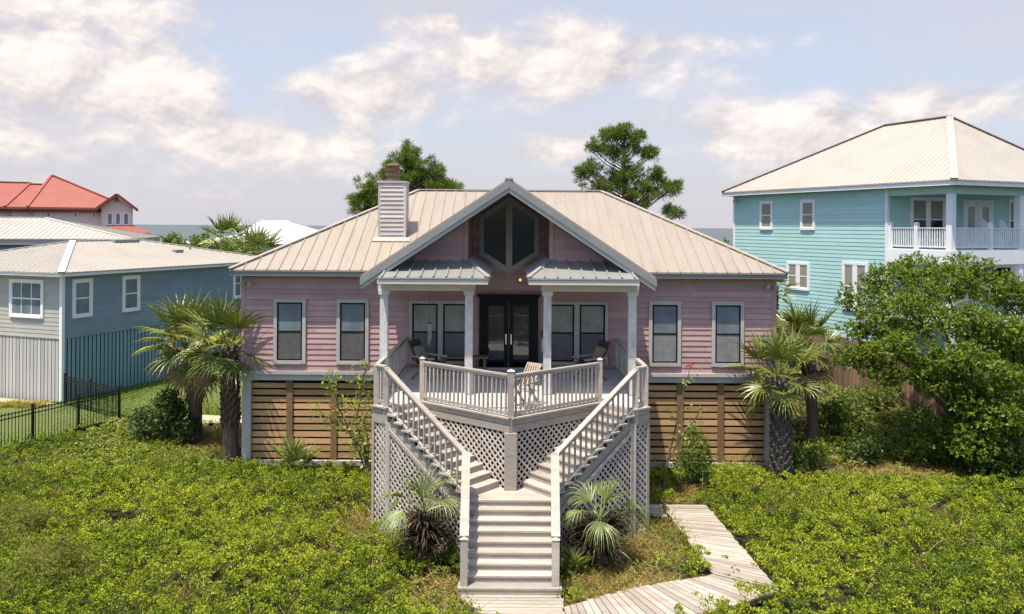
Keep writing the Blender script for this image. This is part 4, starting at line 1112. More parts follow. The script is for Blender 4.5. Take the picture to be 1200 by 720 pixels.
# ---- red roofed house far left
D_R = 92.0
RA_ = R(24)
RH = thing('red_roofed_house', 'cream stucco house with red hip roof and a small gabled dormer wing', 'house', (-52.0, D_R, 0), RA_)
k_ = D_R / FPX
def rl(px, py, dd=0.0):
    c, s = math.cos(RA_), math.sin(RA_); kx = (px - 600 + ROLL * (py - 266)) / FPX
    t_ = (kx * (D_R + dd * c) + 52.0 + dd * s) / (c - kx * s); d = D_R + t_ * s + dd * c
    return (t_, dd, HC - ((py - 266) - ROLL * (px - 600)) * d / FPX)
z_e = rl(62, 243)[2]
def hipblock(x0, x1, y0, y1, ze, zp, px0, px1, ov=0.6):
    m = MB()
    c = [(x0 - ov, y0 - ov, ze), (x1 + ov, y0 - ov, ze), (x1 + ov, y1 + ov, ze), (x0 - ov, y1 + ov, ze)]
    A = (px0, (y0 + y1) / 2, zp); B = (px1, (y0 + y1) / 2, zp)
    slope_plane(m, c[0], c[1], B, A, .25); slope_plane(m, c[2], c[3], A, B, .25); tri_plane(m, c[1], c[2], B, .25); tri_plane(m, c[3], c[0], A, .25)
    o = m.build('roof', M['redroof'], RH)
    k = MB()
    for p, q in ((A, B), (c[0], A), (c[1], B)):
        if (Vector(p) - Vector(q)).length > .1: k.bar(Vector(p) + Vector((0, 0, .05)), Vector(q) + Vector((0, 0, .05)), .3, .12)
    k.build('ridge_tile', M['redroof'], o)
    t_ = MB(); t_.box(x0 - ov + .1, x1 + ov - .1, y0 - ov + .1, y0 - ov + .2, ze - .55, ze - .27); t_.box(x1 + ov - .2, x1 + ov - .1, y0 - ov + .2, y1 + ov, ze - .55, ze - .27); t_.build('eave_trim', M['redtrim'], o)
    w_ = MB(); w_.box(x0, x1, y0, y1, 0, ze - .1); w_.build('wall', M['cream'], RH)
hx0, hx1 = rl(40, 243)[0], rl(147, 243)[0]
zp = rl(62, 204)[2]
hipblock(hx0, hx1, 0.0, 9.0, z_e, zp, rl(60, 204, 4.5)[0], rl(63, 204, 4.5)[0])
hipblock(rl(-60, 243)[0], rl(14, 243)[0], 1.2, 9.5, z_e, rl(20, 215)[2] + .3, rl(-40, 215)[0], rl(28, 215)[0])
hipblock(rl(13, 243)[0], rl(80, 243)[0], 0.5, 8.5, z_e - .02, rl(30, 214)[2], rl(28, 214)[0], rl(45, 214)[0])
# gabled wing
gx0, gx1 = rl(120, 243)[0], rl(155, 243)[0]; gm = (gx0 + gx1) / 2; zg = rl(139, 228)[2]
m = MB(); m.box(gx0, gx1, -2.2, 4, 0, z_e); m.vprism([(gx0, z_e), (gx1, z_e), (gm, zg - .35)], -2.2, -1.9); m.build('wing_wall', M['cream'], RH)
m = MB()
slope_plane(m, (gx1 + .6, -2.9, z_e - .15), (gx1 + .6, 5, z_e - .15), (gm, 5, zg), (gm, -2.9, zg), .2); slope_plane(m, (gx0 - .6, 5, z_e - .15), (gx0 - .6, -2.9, z_e - .15), (gm, -2.9, zg), (gm, 5, zg), .2)
w_ = m.build('wing_roof', M['redroof'], RH)
m = MB()
for s in (-1, 1):
    e_ = gx1 + .6 if s > 0 else gx0 - .6
    m.bar((gm, -2.95, zg - .12), (e_, -2.95, z_e - .27), .08, .32)
m.build('rake_trim', M['redtrim'], w_)
m = MB(); m.cyl((gm, -2.22, z_e + .85), (gm, -2.26, z_e + .85), .22, .22, 14); m.build('gable_vent', M['fascia'], RH)
for i in range(3):
    xa = gx0 + .55 + i * 0.83
    window(RH, Matrix.Translation((0, -2.2, 0)), xa, xa + .62, rl(139, 264)[2], rl(139, 250)[2], M['white'], M['white'], 'blind', 'blind', .08, split=False, sw=.03)
for pa, pb in ((56, 61), (88, 92.5), (110, 114)):
    window(RH, Matrix.Identity(4), rl(pa, 0)[0], rl(pb, 0)[0], rl(60, 255)[2], rl(60, 248.5)[2], M['white'], M['white'], 'blind', 'blind', .06, split=False, sw=.03)
for (pa, pb, y0) in ((118, 178, -3.0), (82, 112, -1.2)):
    xa, xb = rl(pa, 0)[0], rl(pb, 0)[0]; zt, zb = rl(140, 264)[2], rl(140, 272.5)[2]
    m = MB(); slope_plane(m, (xa, y0 - 2.4, zb), (xb, y0 - 2.4, zb), (xb - 1.8, y0 + .9, zt), (xa + 1.0, y0 + .9, zt), .25); tri_plane(m, (xb, y0 - 2.4, zb), (xb, y0 + 3.5, zb), (xb - 1.8, y0 + .9, zt), .25)
    p_ = m.build('lower_roof', M['redroof'], RH)
    m = MB(); m.box(xa + .5, xb - .7, y0 - 1.8, y0 + 2.5, 0, zb - .26); m.build('lower_wall', M['cream'], RH)

# ---- far house with bright white roof
D_W = 76.0
p0 = at(262, 288, D_W); p1 = at(400, 288, D_W)
WH = thing('far_white_house', 'low far house with bright white hip roof between palms and the sea', 'house', (p0.x, D_W, 0))
wd = p1.x - p0.x; ze = at(330, 287, D_W).z
m = MB(); m.box(.5, wd - .5, .5, 9.5, 0, ze - .02); m.build('wall', M['cream'], WH)
hip_roof(None, [(0, 0), (wd, 0), (wd, 10), (0, 10)], (at(310, 0, D_W + 5).x - p0.x, 5.0), (at(336, 0, D_W + 5).x - p0.x, 5.0), ze, at(322, 258, D_W + 5).z, M['brightroof'], WH, 0.6, ribw=.03, ribh=.02)
p0 = at(205, 287, 84); p1 = at(262, 287, 84); wz = at(230, 285, 84).z; wt = at(260, 275.5, 87).z
m = MB(); o_ = WH.location
a = (p0.x - o_.x, 84 - o_.y, wz); b = (p1.x - o_.x + 3, 84 - o_.y, wz); c = (p1.x - o_.x + 3, 89 - o_.y, wt); d = (p0.x - o_.x + 4.6, 89 - o_.y, wt)
slope_plane(m, a, b, c, d, .2); tri_plane(m, (a[0], 94 - o_.y, wz), a, d, .2); slope_plane(m, (b[0], 94 - o_.y, wz), (a[0], 94 - o_.y, wz), d, c, .2)
m.build('wing_roof', M['brightroof'], WH)
m = MB(); m.box(a[0] + .5, b[0] - .5, 8.5, 17, 0, wz - .2); m.build('wing_wall', M['cream'], WH)

# ---- turquoise house on the right; local x along front (to the right, away), y away along the long side
CA = R(23.5)
E = Vector((18.87, 35.0, 0)); fv = Vector((math.cos(CA), math.sin(CA), 0)); sv = Vector((-math.sin(CA), math.cos(CA), 0))
Q = E + fv * .5 + sv * .5
CH = thing('turquoise_house', 'tall turquoise sided house with white balcony and pale hip roof', 'house', Q, CA)
WD, DP, PD = 9.0, 14.6, 3.41
ZB, ZC, ZEV = 6.15, 8.98, 9.05
Lm = Matrix.Translation((0, DP, 0)) @ Matrix.Rotation(R(-90), 4, 'Z')       # left wall plane, x runs from the back towards the front
m = MB(); m.box(.03, WD, PD + .03, DP - .03, 0, 9.0); m.build('wall', M['teal'], CH)
m = MB(Lm); siding(m, 0, DP - PD, 0.2, 9.0, 0, .2, .016); m.build('siding', M['aqua'], CH)
Fm = Matrix.Translation((0, PD, 0))
m = MB(Fm); siding(m, 0, WD, 0.2, 9.0, 0, .2, .016); m.build('porch_siding', M['teal'], CH)
for yy in (PD - .05, DP - .09):
    m = MB(); m.box(-.05, .09, yy, yy + .14, 0, 9.0); m.build('corner_board', M['white'], CH)
m = MB(); m.box(-.46, WD + .46, -.46, DP + .46, 8.99, 9.03); m.build('soffit', M['ceil'], CH)
m = MB()
for a, b, c, d in ((-.5, WD + .5, -.5, -.46), (-.5, WD + .5, DP + .46, DP + .5), (-.5, -.46, -.46, DP + .46), (WD + .46, WD + .5, -.46, DP + .46)): m.box(a, b, c, d, 8.97, 9.18)
m.build('fascia', M['white'], CH)
x0, x1, y0, y1 = -.54, WD + .54, -.54, DP + .54
A = (4.46, 3.66, 12.68); B = (4.46, 7.6, 12.68)
c4 = [(x0, y0, 9.21), (x1, y0, 9.21), (x1, y1, 9.21), (x0, y1, 9.21)]
m = MB(); tri_plane(m, c4[0], c4[1], A, .06); slope_plane(m, c4[1], c4[2], B, A, .06); tri_plane(m, c4[2], c4[3], B, .06); slope_plane(m, c4[3], c4[0], A, B, .06)
ribs(m, c4[0], c4[1], [c4[0], c4[1], A], .30, .02, .014); ribs(m, c4[3], c4[0], [c4[3], c4[0], A, B], .30, .02, .014)
ro = m.build('roof', M['whiteroof'], CH)
k = MB()
for p, q in ((A, B), (c4[0], A), (c4[1], A), (c4[2], B), (c4[3], B)): k.bar(Vector(p) + Vector((0, 0, .04)), Vector(q) + Vector((0, 0, .04)), .30, .035)
k.build('ridge_cap', M['whiteroof'], ro)
# balcony
m = MB(); m.box(-.02, WD, -.02, PD - .02, 6.0, 6.15); m.build('balcony_floor', M['white'], CH)
m = MB(); m.box(-.06, WD, -.06, -.02, 5.5, 6.13); m.box(-.06, -.02, -.02, PD - .02, 5.5, 6.13); m.box(-.02, WD, -.02, PD - .02, 5.5, 5.54); m.build('balcony_band', M['white'], CH)
m = MB(); m.box(-.02, WD, .0, .16, 8.62, 8.98); m.box(-.02, .14, .16, PD - .02, 8.62, 8.98); m.build('header_beam', M['ceil'], CH)
for x in (0.12, 4.55, 8.9):
    m = MB(); m.box(x - .14, x + .14, -.02, .26, 0.0, 8.62); m.build('balcony_post', M['white'], CH)
def bal_rail(a, b, nb, newels):
    m = MB(); m.bar((*a, 7.12), (*b, 7.12), .1, .05); m.bar((*a, 6.27), (*b, 6.27), .05, .05)
    o = m.build('balcony_railing', M['white'], CH)
    for i in range(nb):
        f = (i + .5) / nb; p = Vector(a).lerp(Vector(b), f); q = MB(); q.box(p.x - .022, p.x + .022, p.y - .022, p.y + .022, 6.27, 7.1); q.build('baluster', M['white'], o)
    for f in newels:
        p = Vector(a).lerp(Vector(b), f); q = MB(); q.box(p.x - .08, p.x + .08, p.y - .08, p.y + .08, 6.15, 7.32); q.cyl((p.x, p.y, 7.32), (p.x, p.y, 7.38), .11, .09, 8); q.build('newel_post', M['white'], o)
bal_rail((0.06, .3), (.06, PD - .05), 24, (.5, .97)); bal_rail((.3, .06), (4.4, .06), 31, (.55,)); bal_rail((4.7, .06), (8.8, .06), 31, (.5,))
window(CH, Fm, 1.5, 3.85, 6.45, 8.62, M['white'], M['white'], 'bamboo', 'glass', .13, cols=2, sw=.05)
m = MB(Fm); frame_rect(m, 5.1, 7.3, 6.15, 8.55, -.06, .0, .14); m.box(6.12, 6.28, -.06, 0, 6.15, 8.41); d_ = m.build('door', M['white'], CH)
for xa in (5.24, 6.28):
    m = MB(Fm); frame_rect(m, xa, xa + .88, 6.17, 8.41, -.05, .0, .20); m.build('door_leaf', M['white'], d_)
    m = MB(Fm); m.box(xa + .2, xa + .68, -.03, -.017, 6.37, 8.21); m.build('pane', M['greyblind'], d_)
window(CH, Fm, 8.45, 8.98, 6.45, 8.62, M['white'], M['white'], 'bamboo', 'glass', .1)
window(CH, Fm, 4.3, 6.4, 3.4, 5.3, M['white'], M['white'], 'glass', 'glass', .13, cols=2); window(CH, Fm, 7.2, 8.8, 3.4, 5.3, M['white'], M['white'], 'glass', 'glass', .13)
m = MB(); m.box(-.02, WD, -.02, PD - .02, 2.9, 3.05); m.build('lower_porch_floor', M['white'], CH)
def left_t(px):
    kx = (px - 600) / FPX; return (kx * Q.y - Q.x) / (sv.x - kx * sv.y)
for (pa, pb, za, zb, cols, mun) in ((891, 906, 6.98, 8.6, 1, 0), (938.5, 955.5, 6.98, 8.6, 1, 0), (923, 949.5, 3.75, 5.25, 2, 0), (988, 1018, 3.0, 5.4, 2, 0)):
    ta, tb = left_t(pa), left_t(pb)
    window(CH, Lm, DP - ta, DP - tb, za, zb, M['white'], M['white'], 'bamboo', 'bamboo', .12, cols=cols, sw=.05, y=-.012)
m = MB(); q_ = Vector((-.1, DP - .3, 8.75)); m.cyl(q_, q_ + Vector((-.25, -.15, -.12)), .06, .11, 10); m.build('floodlight', M['ptrim'], CH)
def adirondack(loc, rz, label):
    t = thing('adirondack_chair', label, 'chair', loc, rz, 'white chairs on the balcony'); t.scale = (1.25, 1.25, 1.35)
    m = MB(); m.bar((0, -.35, .38), (0, .2, .26), .5, .03); m.build('seat', M['white'], t)
    m = MB()
    for i in range(5):
        x = (i - 2) * .105; h = .80 - .05 * abs(i - 2) ** 1.5; m.bar((x, .18, .26), (x * 1.15, .18 + .42 * h, .26 + h), .095, .02, (0, -1, .4))
    m.build('backrest', M['white'], t)
    for sx in (-1, 1):
        m = MB(); m.bar((sx * .30, -.42, .56), (sx * .30, .36, .55), .12, .025); m.build('armrest', M['white'], t)
        m = MB(); m.box(sx * .28 - .02, sx * .28 + .02, -.34, -.25, 0, .55); m.build('leg', M['white'], t)
        m = MB(); m.bar((sx * .28, .55, .05), (sx * .28, -.3, .36), .025, .1); m.build('leg', M['white'], t)
for (px, dd, lab) in ((1168, 1.6, 'white slat back garden chair on the balcony nearer the glazed double doors'), (1189, 1.6, 'white slat back garden chair on the balcony nearer the right hand post')):
    kx = (px - 600) / FPX; o2 = Q + sv * dd; r_ = (kx * o2.y - o2.x) / (fv.x - kx * fv.y); p = o2 + fv * r_
    adirondack((p.x, p.y, 6.15), CA + R(12), lab)

# ================================================================== FENCES
def wood_fence(pts, name, label):
    t = thing(name, label, 'fence', (pts[0][0], pts[0][1], float(terr(*pts[0]))))
    off = t.location
    m = MB(); mr = MB()
    for i in range(len(pts) - 1):
        a, b = Vector(pts[i]), Vector(pts[i + 1]); L = (b - a).length; n = int(L / .15); d = (b - a) / L
        for k in range(n):
            p = a + d * (k + .5) * .15; z = float(terr(p.x, p.y)); h = 2.02 + random.uniform(-.02, .02)
            q0 = p - d * .066; q1 = p + d * .066
            m.bar((*q0, z + h / 2), (*q1, z + h / 2), .022, h)
        for f in np.arange(0, L, 2.4):
            p = a + d * float(f) + Vector((d.y, -d.x)) * -.07; z = float(terr(p.x, p.y)); q = MB(); q.box(p.x - .05, p.x + .05, p.y - .05, p.y + .05, z - .1, z + 1.75); q.build('fence_post', M['fencewood'], t, off)
        za, zb = float(terr(*a)), float(terr(*b))
        for hh in (.4, 1.5): mr.bar((a.x + .03, a.y, za + hh), (b.x + .03, b.y, zb + hh), .04, .09)
    m.build('pickets', M['fencewood'], t, off); mr.build('fence_rail', M['fencewood'], t, off)
wood_fence([(12.0, 41.5), (13.2, 41.2), (12.9, 36), (12.6, 30.5), (14.6, 26.6), (17.5, 22.5)], 'wooden_fence', 'tall brown plank privacy fence between the palm and the turquoise house')
def iron_fence(pts, label):
    t = thing('iron_fence', label, 'fence', (pts[0][0], pts[0][1], 0)); off = t.location
    for i in range(len(pts) - 1):
        a, b = Vector(pts[i]), Vector(pts[i + 1]); L = (b - a).length; d = (b - a) / L
        m = MB()
        for h in (.12, 1.0, 1.13): m.bar((*a, h), (*b, h), .03, .03)
        n = int(L / .115)
        for k in range(n):
            p = a + d * (L * (k + .5) / n); m.box(p.x - .009, p.x + .009, p.y - .009, p.y + .009, .05, 1.2)
        m.build('fence_panel', M['iron'], t, off)
        ns = max(1, round(L / 1.95))
        for k in range(ns + (i == len(pts) - 2)):
            p = a + d * (L * k / ns); m = MB(); m.box(p.x - .035, p.x + .035, p.y - .035, p.y + .035, 0, 1.27); m.box(p.x - .045, p.x + .045, p.y - .045, p.y + .045, 1.27, 1.30); m.build('fence_post', M['iron'], t, off)
iron_fence([(-17.6, 20.5), (-15.9, 24.6), (-14.0, 29.3), (-17.2, 31.6)], 'black iron picket fence along the green lawn by the slate blue house')

# ================================================================== PLANTS
def frond(mb, base, az, el, plen, blen, nb=30, droop=0.5, width=0.045, spread=112, tint=None):
    """a fan leaf: petiole from base, then folded blades radiating and drooping at their tips"""
    base = Vector(base); tint = random.random() if tint is None else tint
    h = Vector((math.cos(az), math.sin(az), 0)); d0 = h * math.cos(el) + Vector((0, 0, math.sin(el)))
    pts = []; p = base.copy(); d = d0.copy()
    for k in range(5):
        pts.append(p.copy()); p = p + d * plen / 4; d = (d + Vector((0, 0, -.09 * droop))).normalized()
    mb.tube(pts, [.022, .018, .015, .012, .010], 4, tint=0.75)
    hub = pts[-1]; ax = d; sd = ax.cross(Vector((0, 0, 1)))
    if sd.length < .05: sd = Vector((-h.y, h.x, 0))
    sd.normalize(); nr = sd.cross(ax).normalized()
    roll = random.uniform(-.5, .5); sd, nr = sd * math.cos(roll) + nr * math.sin(roll), nr * math.cos(roll) - sd * math.sin(roll)
    for i in range(nb):
        th = R(-spread + 2 * spread * (i + .5) / nb + random.uniform(-2.5, 2.5))
        L = blen * (0.62 + .38 * math.cos(th * .62)) * random.uniform(.9, 1.05)
        dr = ax * math.cos(th) + sd * math.sin(th) + nr * (0.20 * abs(math.sin(th)) + .05)
        dr.normalize(); w = dr.cross(nr)
        if w.length < .05: continue
        w.normalize(); q = hub + ax * .0; vs = []; dd = dr.copy(); seg = 5
        prof = (.35, 1.0, .95, .62, .32, .02)
        for k in range(seg + 1):
            ww = w * (width * prof[k] / 2)
            up = nr * (0.55 * width * prof[k]) * (1 if i % 2 else -1)
            vs += [q - ww, q + ww + up]
            q = q + dd * L / seg
            dd = (dd + Vector((0, 0, -1)) * (droop * .10 * (k + .3) ** 1.25)).normalized()
        t_ = min(1, max(0, tint * .45 + random.random() * .55))
        mb.add(vs, [(2 * k, 2 * k + 1, 2 * k + 3, 2 * k + 2) for k in range(seg)], t_)
def palm_trunk(root, h, r0, r1, lean=(0, 0), boots=True, mat='bark', z_boot=0.0):
    m = MB(); pts, rad = [], []
    for k in range(9):
        f = k / 8; pts.append((lean[0] * f * f, lean[1] * f * f, -.15 + (h + .15) * f)); rad.append(r0 + (r1 - r0) * f + .02 * math.sin(k * 2.1) + (.05 if k == 0 else 0))
    m.tube(pts, rad, 14); tr = m.build('trunk', M[mat], root, smooth=True)
    if boots:
        m = MB(); z = z_boot; row = 0
        while z < h:
            f = z / h; r = r0 + (r1 - r0) * f; cx, cy = lean[0] * f * f, lean[1] * f * f
            for k in range(7):
                a = 2 * math.pi * (k + .5 * (row % 2)) / 7 + row * .12
                b = Vector((cx + r * .92 * math.cos(a), cy + r * .92 * math.sin(a), z))
                for s in (-1, 1):
                    e = Vector((cx + (r + .075) * math.cos(a + s * .42), cy + (r + .075) * math.sin(a + s * .42), z + .30))
                    m.bar(b, e, .055, .035, (math.cos(a), math.sin(a), 0))
            z += .155; row += 1
        m.build('leaf_base', M['bootgrey' if mat != 'bark' or z_boot == 0 else 'bark'], root)
    return tr
def sabal(loc, h, label, R_=1.0, n=34, lean=(0, 0), seed=1, r=.19, z_boot=0.0, mat='bark', strawn=2, group=None, yellow=4, nb=25, name='sabal_palm'):
    random.seed(seed)
    t = thing(name, label, 'palm', loc, random.random() * 6, group)
    palm_trunk(t, h, r * 1.1, r * .92, lean, True, mat, z_boot)
    top = Vector((lean[0], lean[1], h - .05)); m = MB(); my = MB(); ms = MB()
    for i in range(n):
        f = (i + .5) / n; el = R(80 - 108 * f ** 1.05 + random.uniform(-8, 8)); az = i * 2.39996 + random.uniform(-.25, .25)
        frond(m, top + Vector((.1 * math.cos(az), .1 * math.sin(az), .25 - .35 * f)), az, el, R_ * (.40 + .30 * math.sin(math.pi * min(1, f + .15))), R_ * random.uniform(.70, .90), nb, .30 + .75 * f, .047 * R_, 118)
    cr = m.build('crown', M['palm'], t)
    for i in range(yellow):
        frond(my, top, random.random() * 6.28, R(random.uniform(5, 60)), R_ * .42, R_ * .55, 22, .9, .05 * R_)
    for i in range(strawn):
        frond(ms, top - Vector((0, 0, .15)), random.random() * 6.28, R(random.uniform(-60, -30)), R_ * .7, R_ * .8, 22, 1.6, .045 * R_)
    if yellow: my.build('yellow_fronds', M['yellowpalm'], cr)
    if strawn: ms.build('dead_fronds', M['strawfrond'], cr)
    random.seed(seed + 99)
    return t
def P(px, py, d, z=None):
    p = at(px, py, d)
    return (p.x, p.y, float(terr(p.x, p.y)) if z is None else z)
sabal(P(230, 522, 26.4), 3.15, 'sabal palm beyond the trunk nearest the pink house, crown spreading over blue house', 1.30, 21, (-.25, .1), 3, .20, 1.3, 'bark', 3)
sabal(P(270, 546, 24.2), 3.30, 'sabal palm with criss cross boots right beside the pink house left corner', 1.22, 20, (.05, -.1), 5, .21, 1.0, 'bark', 2)
sabal(P(915, 563, 22.8), 2.75, 'grey booted sabal palm hugging the right corner pillar of the pink house', 1.08, 20, (.42, 0), 8, .22, 0.0, 'bootgrey', 2, yellow=1)
sabal(P(953, 525, 26.0), 3.05, 'smaller sabal palm just behind the grey booted palm, nearer the plank fence', 1.10, 18, (.3, 0), 12, .17, 1.5, 'bark', 2, yellow=2)
sabal(P(264, 300, 56), 5.9, 'distant bushy palm standing in front of the bright white roof', 1.5, 24, (0, 0), 21, .2, 3.5, 'bark', 6, yellow=0, nb=18)
sabal(P(300, 310, 47), 4.9, 'distant palm whose crown rises just over the pink house roof edge', 1.75, 20, (0, 0), 23, .2, 3.0, 'bark', 0, yellow=0, nb=18)
sabal(P(907, 360, 40), 2.95, 'small far palm between the pink house corner and the plank fence', .9, 16, (0, 0), 27, .15, 2.0, 'bark', 1, yellow=0, nb=18)
# short skirted palms by the stair
def skirted(loc, h, label, seed, R_=1.0, az0=.4, sk=1.0):
    random.seed(seed)
    t = thing('skirted_palm', label, 'palm', loc, 0, 'short palms beside the front stair')
    m = MB(); m.tube([(0, 0, -.1), (.02, 0, h * .5), (0, 0, h)], [.17, .15, .12], 10); m.build('trunk', M['bark'], t)
    m = MB()
    for i in range(110):          # skirt of dead fronds hanging against the trunk
        f = random.random(); az = random.random() * 6.283; z = h * (.28 + .68 * f)
        b = Vector((.15 * math.cos(az), .15 * math.sin(az), z))
        L = random.uniform(.50, .80) * sk; n = 5
        for k in range(n):
            a2 = az + random.uniform(-.5, .5); o = Vector((math.cos(a2), math.sin(a2), 0)); q = b.copy(); d = (o * .6 + Vector((0, 0, .1 + .9 * random.random()))).normalized(); vs = []
            for s_ in range(5):
                w = Vector((-o.y, o.x, 0)) * (.022 * (1, 1, .8, .5, .1)[s_]); vs += [q - w, q + w]; q = q + d * L / 4; d = (d + Vector((0, 0, -.30))).normalized()
                if q.z < 0.05: q.z = .05
            m.add(vs, [(2 * s_, 2 * s_ + 1, 2 * s_ + 3, 2 * s_ + 2) for s_ in range(4)])
    m.build('dead_skirt', M['deadfrond'], t)
    m = MB(); n = 9
    for i in range(n):
        f = (i + .5) / n; az = i * 2.39996 + az0; el = R(84 - 62 * f + random.uniform(-10, 10))
        frond(m, (0, 0, h), az, el, R_ * (.38 + .45 * f), R_ * random.uniform(.75, .95), 24, 1.5 + 1.7 * f, .024 * R_, 65)
    m.build('crown', M['silverpalm'], t)
    return t
skirted(P(497, 655, 16.9), 1.12, 'short silvery palm with dark dead skirt left of the front stair', 31, .95, 2.2, .72)
skirted(P(703, 650, 17.1), 0.95, 'short palm with shaggy brown skirt right of the front stair', 37, .92)
def palmetto(loc, label, seed, R_=.7, n=12, mat='palm', grp='low palmettos'):
    random.seed(seed); t = thing('palmetto', label, 'palmetto', loc, 0, grp); m = MB()
    for i in range(n):
        frond(m, (random.uniform(-.08, .08), random.uniform(-.08, .08), 0.05), i * 2.4, R(random.uniform(35, 85)), R_ * random.uniform(.5, .8), R_ * random.uniform(.7, .9), 20, .3, .045, 100)
    m.build('crown', M[mat], t)
palmetto(P(346, 562, 23.2), 'low green palmetto in front of the slatted screen left of the deck', 41, .75, 10, grp=None)
palmetto(P(672, 652, 16.6), 'small palmetto tucked between front stair and shaggy brown palm', 43, .42, 8, grp=None)

# ---- bushes and shrubs
def bush(name, label, cat, loc, clumps, mat, per=240, L=.07, W=.035, stems=6, group=None, shell=.6, tips=6, stem_r=.014):
    t = thing(name, label, cat, loc, 0, group)
    base_c = list(clumps); clumps = []
    for c in base_c:
        clumps.append((c[0], c[1], c[2], c[3] * .8, c[4] * .8, c[5] * .8))
        for _ in range(5):
            dd = Vector((random.gauss(0, 1), random.gauss(0, 1), random.gauss(.3, .8))).normalized(); k = random.uniform(.28, .42)
            clumps.append((c[0] + dd.x * c[3] * .75, c[1] + dd.y * c[4] * .75, max(.1, c[2] + dd.z * c[5] * .75), c[3] * k, c[4] * k, c[5] * k))
    v, tt = clump_leaves(clumps, per, L, W, shell, .35, tips)
    np_mesh('foliage', v, 4, tt, M[mat], t)
    m = MB()
    for i in range(stems):
        c = clumps[i % len(clumps)]
        m.tube([(random.uniform(-.1, .1), random.uniform(-.1, .1), -.05), (c[0] * .5 + random.uniform(-.1, .1), c[1] * .5, c[2] * .5), (c[0] + random.uniform(-.3, .3) * c[3], c[1], c[2] + .4 * c[5])], [stem_r * 1.5, stem_r, stem_r * .5], 5)
    m.build('stems', M['treebark'], t)
    return t
random.seed(5)
bush('shrub', 'upright yellow green shrub against the slatted screen right of the deck', 'shrub', P(812, 575, 22.4), [(0, 0, .75, .42, .4, .75), (.25, 0, .5, .35, .35, .5), (-.25, -.1, .55, .3, .3, .55), (.05, 0, 1.3, .28, .28, .4)], 'shrub', 330, .08, .032)
bush('shrub', 'dark rounded shrub between the iron fence and the left palms', 'shrub', P(190, 520, 26.2), [(0, 0, .9, .75, .7, .75), (-.6, .2, .6, .6, .6, .55), (.7, -.1, .65, .55, .5, .6), (.2, 0, 1.4, .45, .45, .4)], 'darkshrub', 330, .09, .05)
bush('shrub', 'low shrub at the foot of the two right palms', 'shrub', P(942, 556, 23.8), [(0, 0, .4, .5, .4, .4), (.5, .1, .35, .4, .4, .35), (-.4, 0, .45, .35, .35, .4)], 'shrub', 260, .07, .035)
bush('shrub', 'broad green shrub under the left branches of the big tree', 'shrub', P(1050, 556, 24.6), [(0, 0, .5, .7, .6, .5), (1.0, .2, .7, .6, .6, .65), (-.9, .1, .35, .5, .5, .4), (.5, -.4, .3, .6, .5, .3)], 'shrub', 260, .085, .045, 9)
bush('shrub', 'bright shrub in the ground cover before the plank fence', 'shrub', P(1015, 500, 28.5), [(0, 0, .4, .9, .6, .4), (.9, .2, .5, .7, .6, .45)], 'shrub', 260, .08, .04)
for i, (px, py, d, s, lab) in enumerate(((62, 690, 15.8, 1.0, 'wispy olive bush at the lower left corner, browner and larger'), (25, 600, 18.5, .8, 'wispy olive bush near the left edge below the iron fence'), (5, 715, 15.0, .7, 'wispy olive bush cut by the left edge below the others'))):
    bush('wispy_bush', lab, 'bush', P(px, py, d, 0.0), [(0, 0, .55 * s, .75 * s, .6 * s, .5 * s), (.6 * s, .1, .4 * s, .55 * s, .5 * s, .4 * s), (-.6 * s, .2, .45 * s, .55 * s, .5 * s, .42 * s), (.1, -.5 * s, .4 * s, .6 * s, .45 * s, .4 * s)], 'wisp', 620, .055, .012, 12, 'wispy olive bushes', .85, 7)
for (px, py, d, s, mt_, lab) in ((1105, 552, 24.3, 1.0, 'shrub', 'bright rounded shrub just left of the big tree trunk'), (1072, 520, 26.0, .9, 'shrub', 'bushy green shrub right against the foot of the plank fence'), (1180, 575, 22.6, 1.0, 'darkshrub', 'dark bushy shrub at the foot of the big tree, right edge'), (980, 525, 27.0, .8, 'shrub', 'small leafy shrub behind the palms before the plank fence'), (1012, 556, 24.0, .65, 'darkshrub', 'low dark shrub in the shade left of the broad green shrub')):
    bush('shrub', lab, 'shrub', P(px, py, d), [(0, 0, .55 * s, .7 * s, .6 * s, .55 * s), (.55 * s, .1, .4 * s, .5 * s, .5 * s, .4 * s), (-.5 * s, 0, .45 * s, .5 * s, .45 * s, .45 * s), (.1, -.1, 1.0 * s, .4 * s, .4 * s, .35 * s)], mt_, 280, .085, .045)
# ---- flowering saplings
def sapling(loc, label, stems, flowers, seed, leafn=16):
    random.seed(seed); t = thing('flowering_sapling', label, 'sapling', loc, 0, 'thin saplings against the house')
    m = MB(); cent, ax, fl = [], [], []
    for st in stems:
        pts = [Vector(p) for p in st]; m.tube(pts, [.028 - .02 * k / (len(pts) - 1) for k in range(len(pts))], 6)
        for k in range(1, len(pts)):
            for j in range(leafn):
                f = random.random(); p = pts[k - 1].lerp(pts[k], f)
                if k == 1 and f < .6: continue
                e = p + Vector((random.gauss(0, .16), random.gauss(0, .14), random.gauss(.05, .12)))
                if random.random() < .3: m.tube([p, e], [.007, .004], 4)
                for _ in range(4): cent.append(e + Vector((random.gauss(0, .045), random.gauss(0, .045), random.gauss(0, .045))))
    m.build('stem', M['treebark'], t)
    c = np.array([tuple(p) for p in cent]); n = len(c); d = rand_dirs(n) + np.array([0, 0, .2])
    np_mesh('foliage', leaf_quads(c, d, rand_dirs(n) * .6 + np.array([0, 0, 1]), .10 + .06 * RNG.random(n), .045 + .02 * RNG.random(n)), 4, RNG.random(n), M['sapling'], t)
    if flowers:
        for fx in flowers:
            n = 26; c = np.array(fx) + RNG.normal(size=(n, 3)) * .045
            np_mesh('blossom', leaf_quads(c, rand_dirs(n), rand_dirs(n), np.full(n, .05), np.full(n, .04)), 4, RNG.random(n), M['redflower'], t)
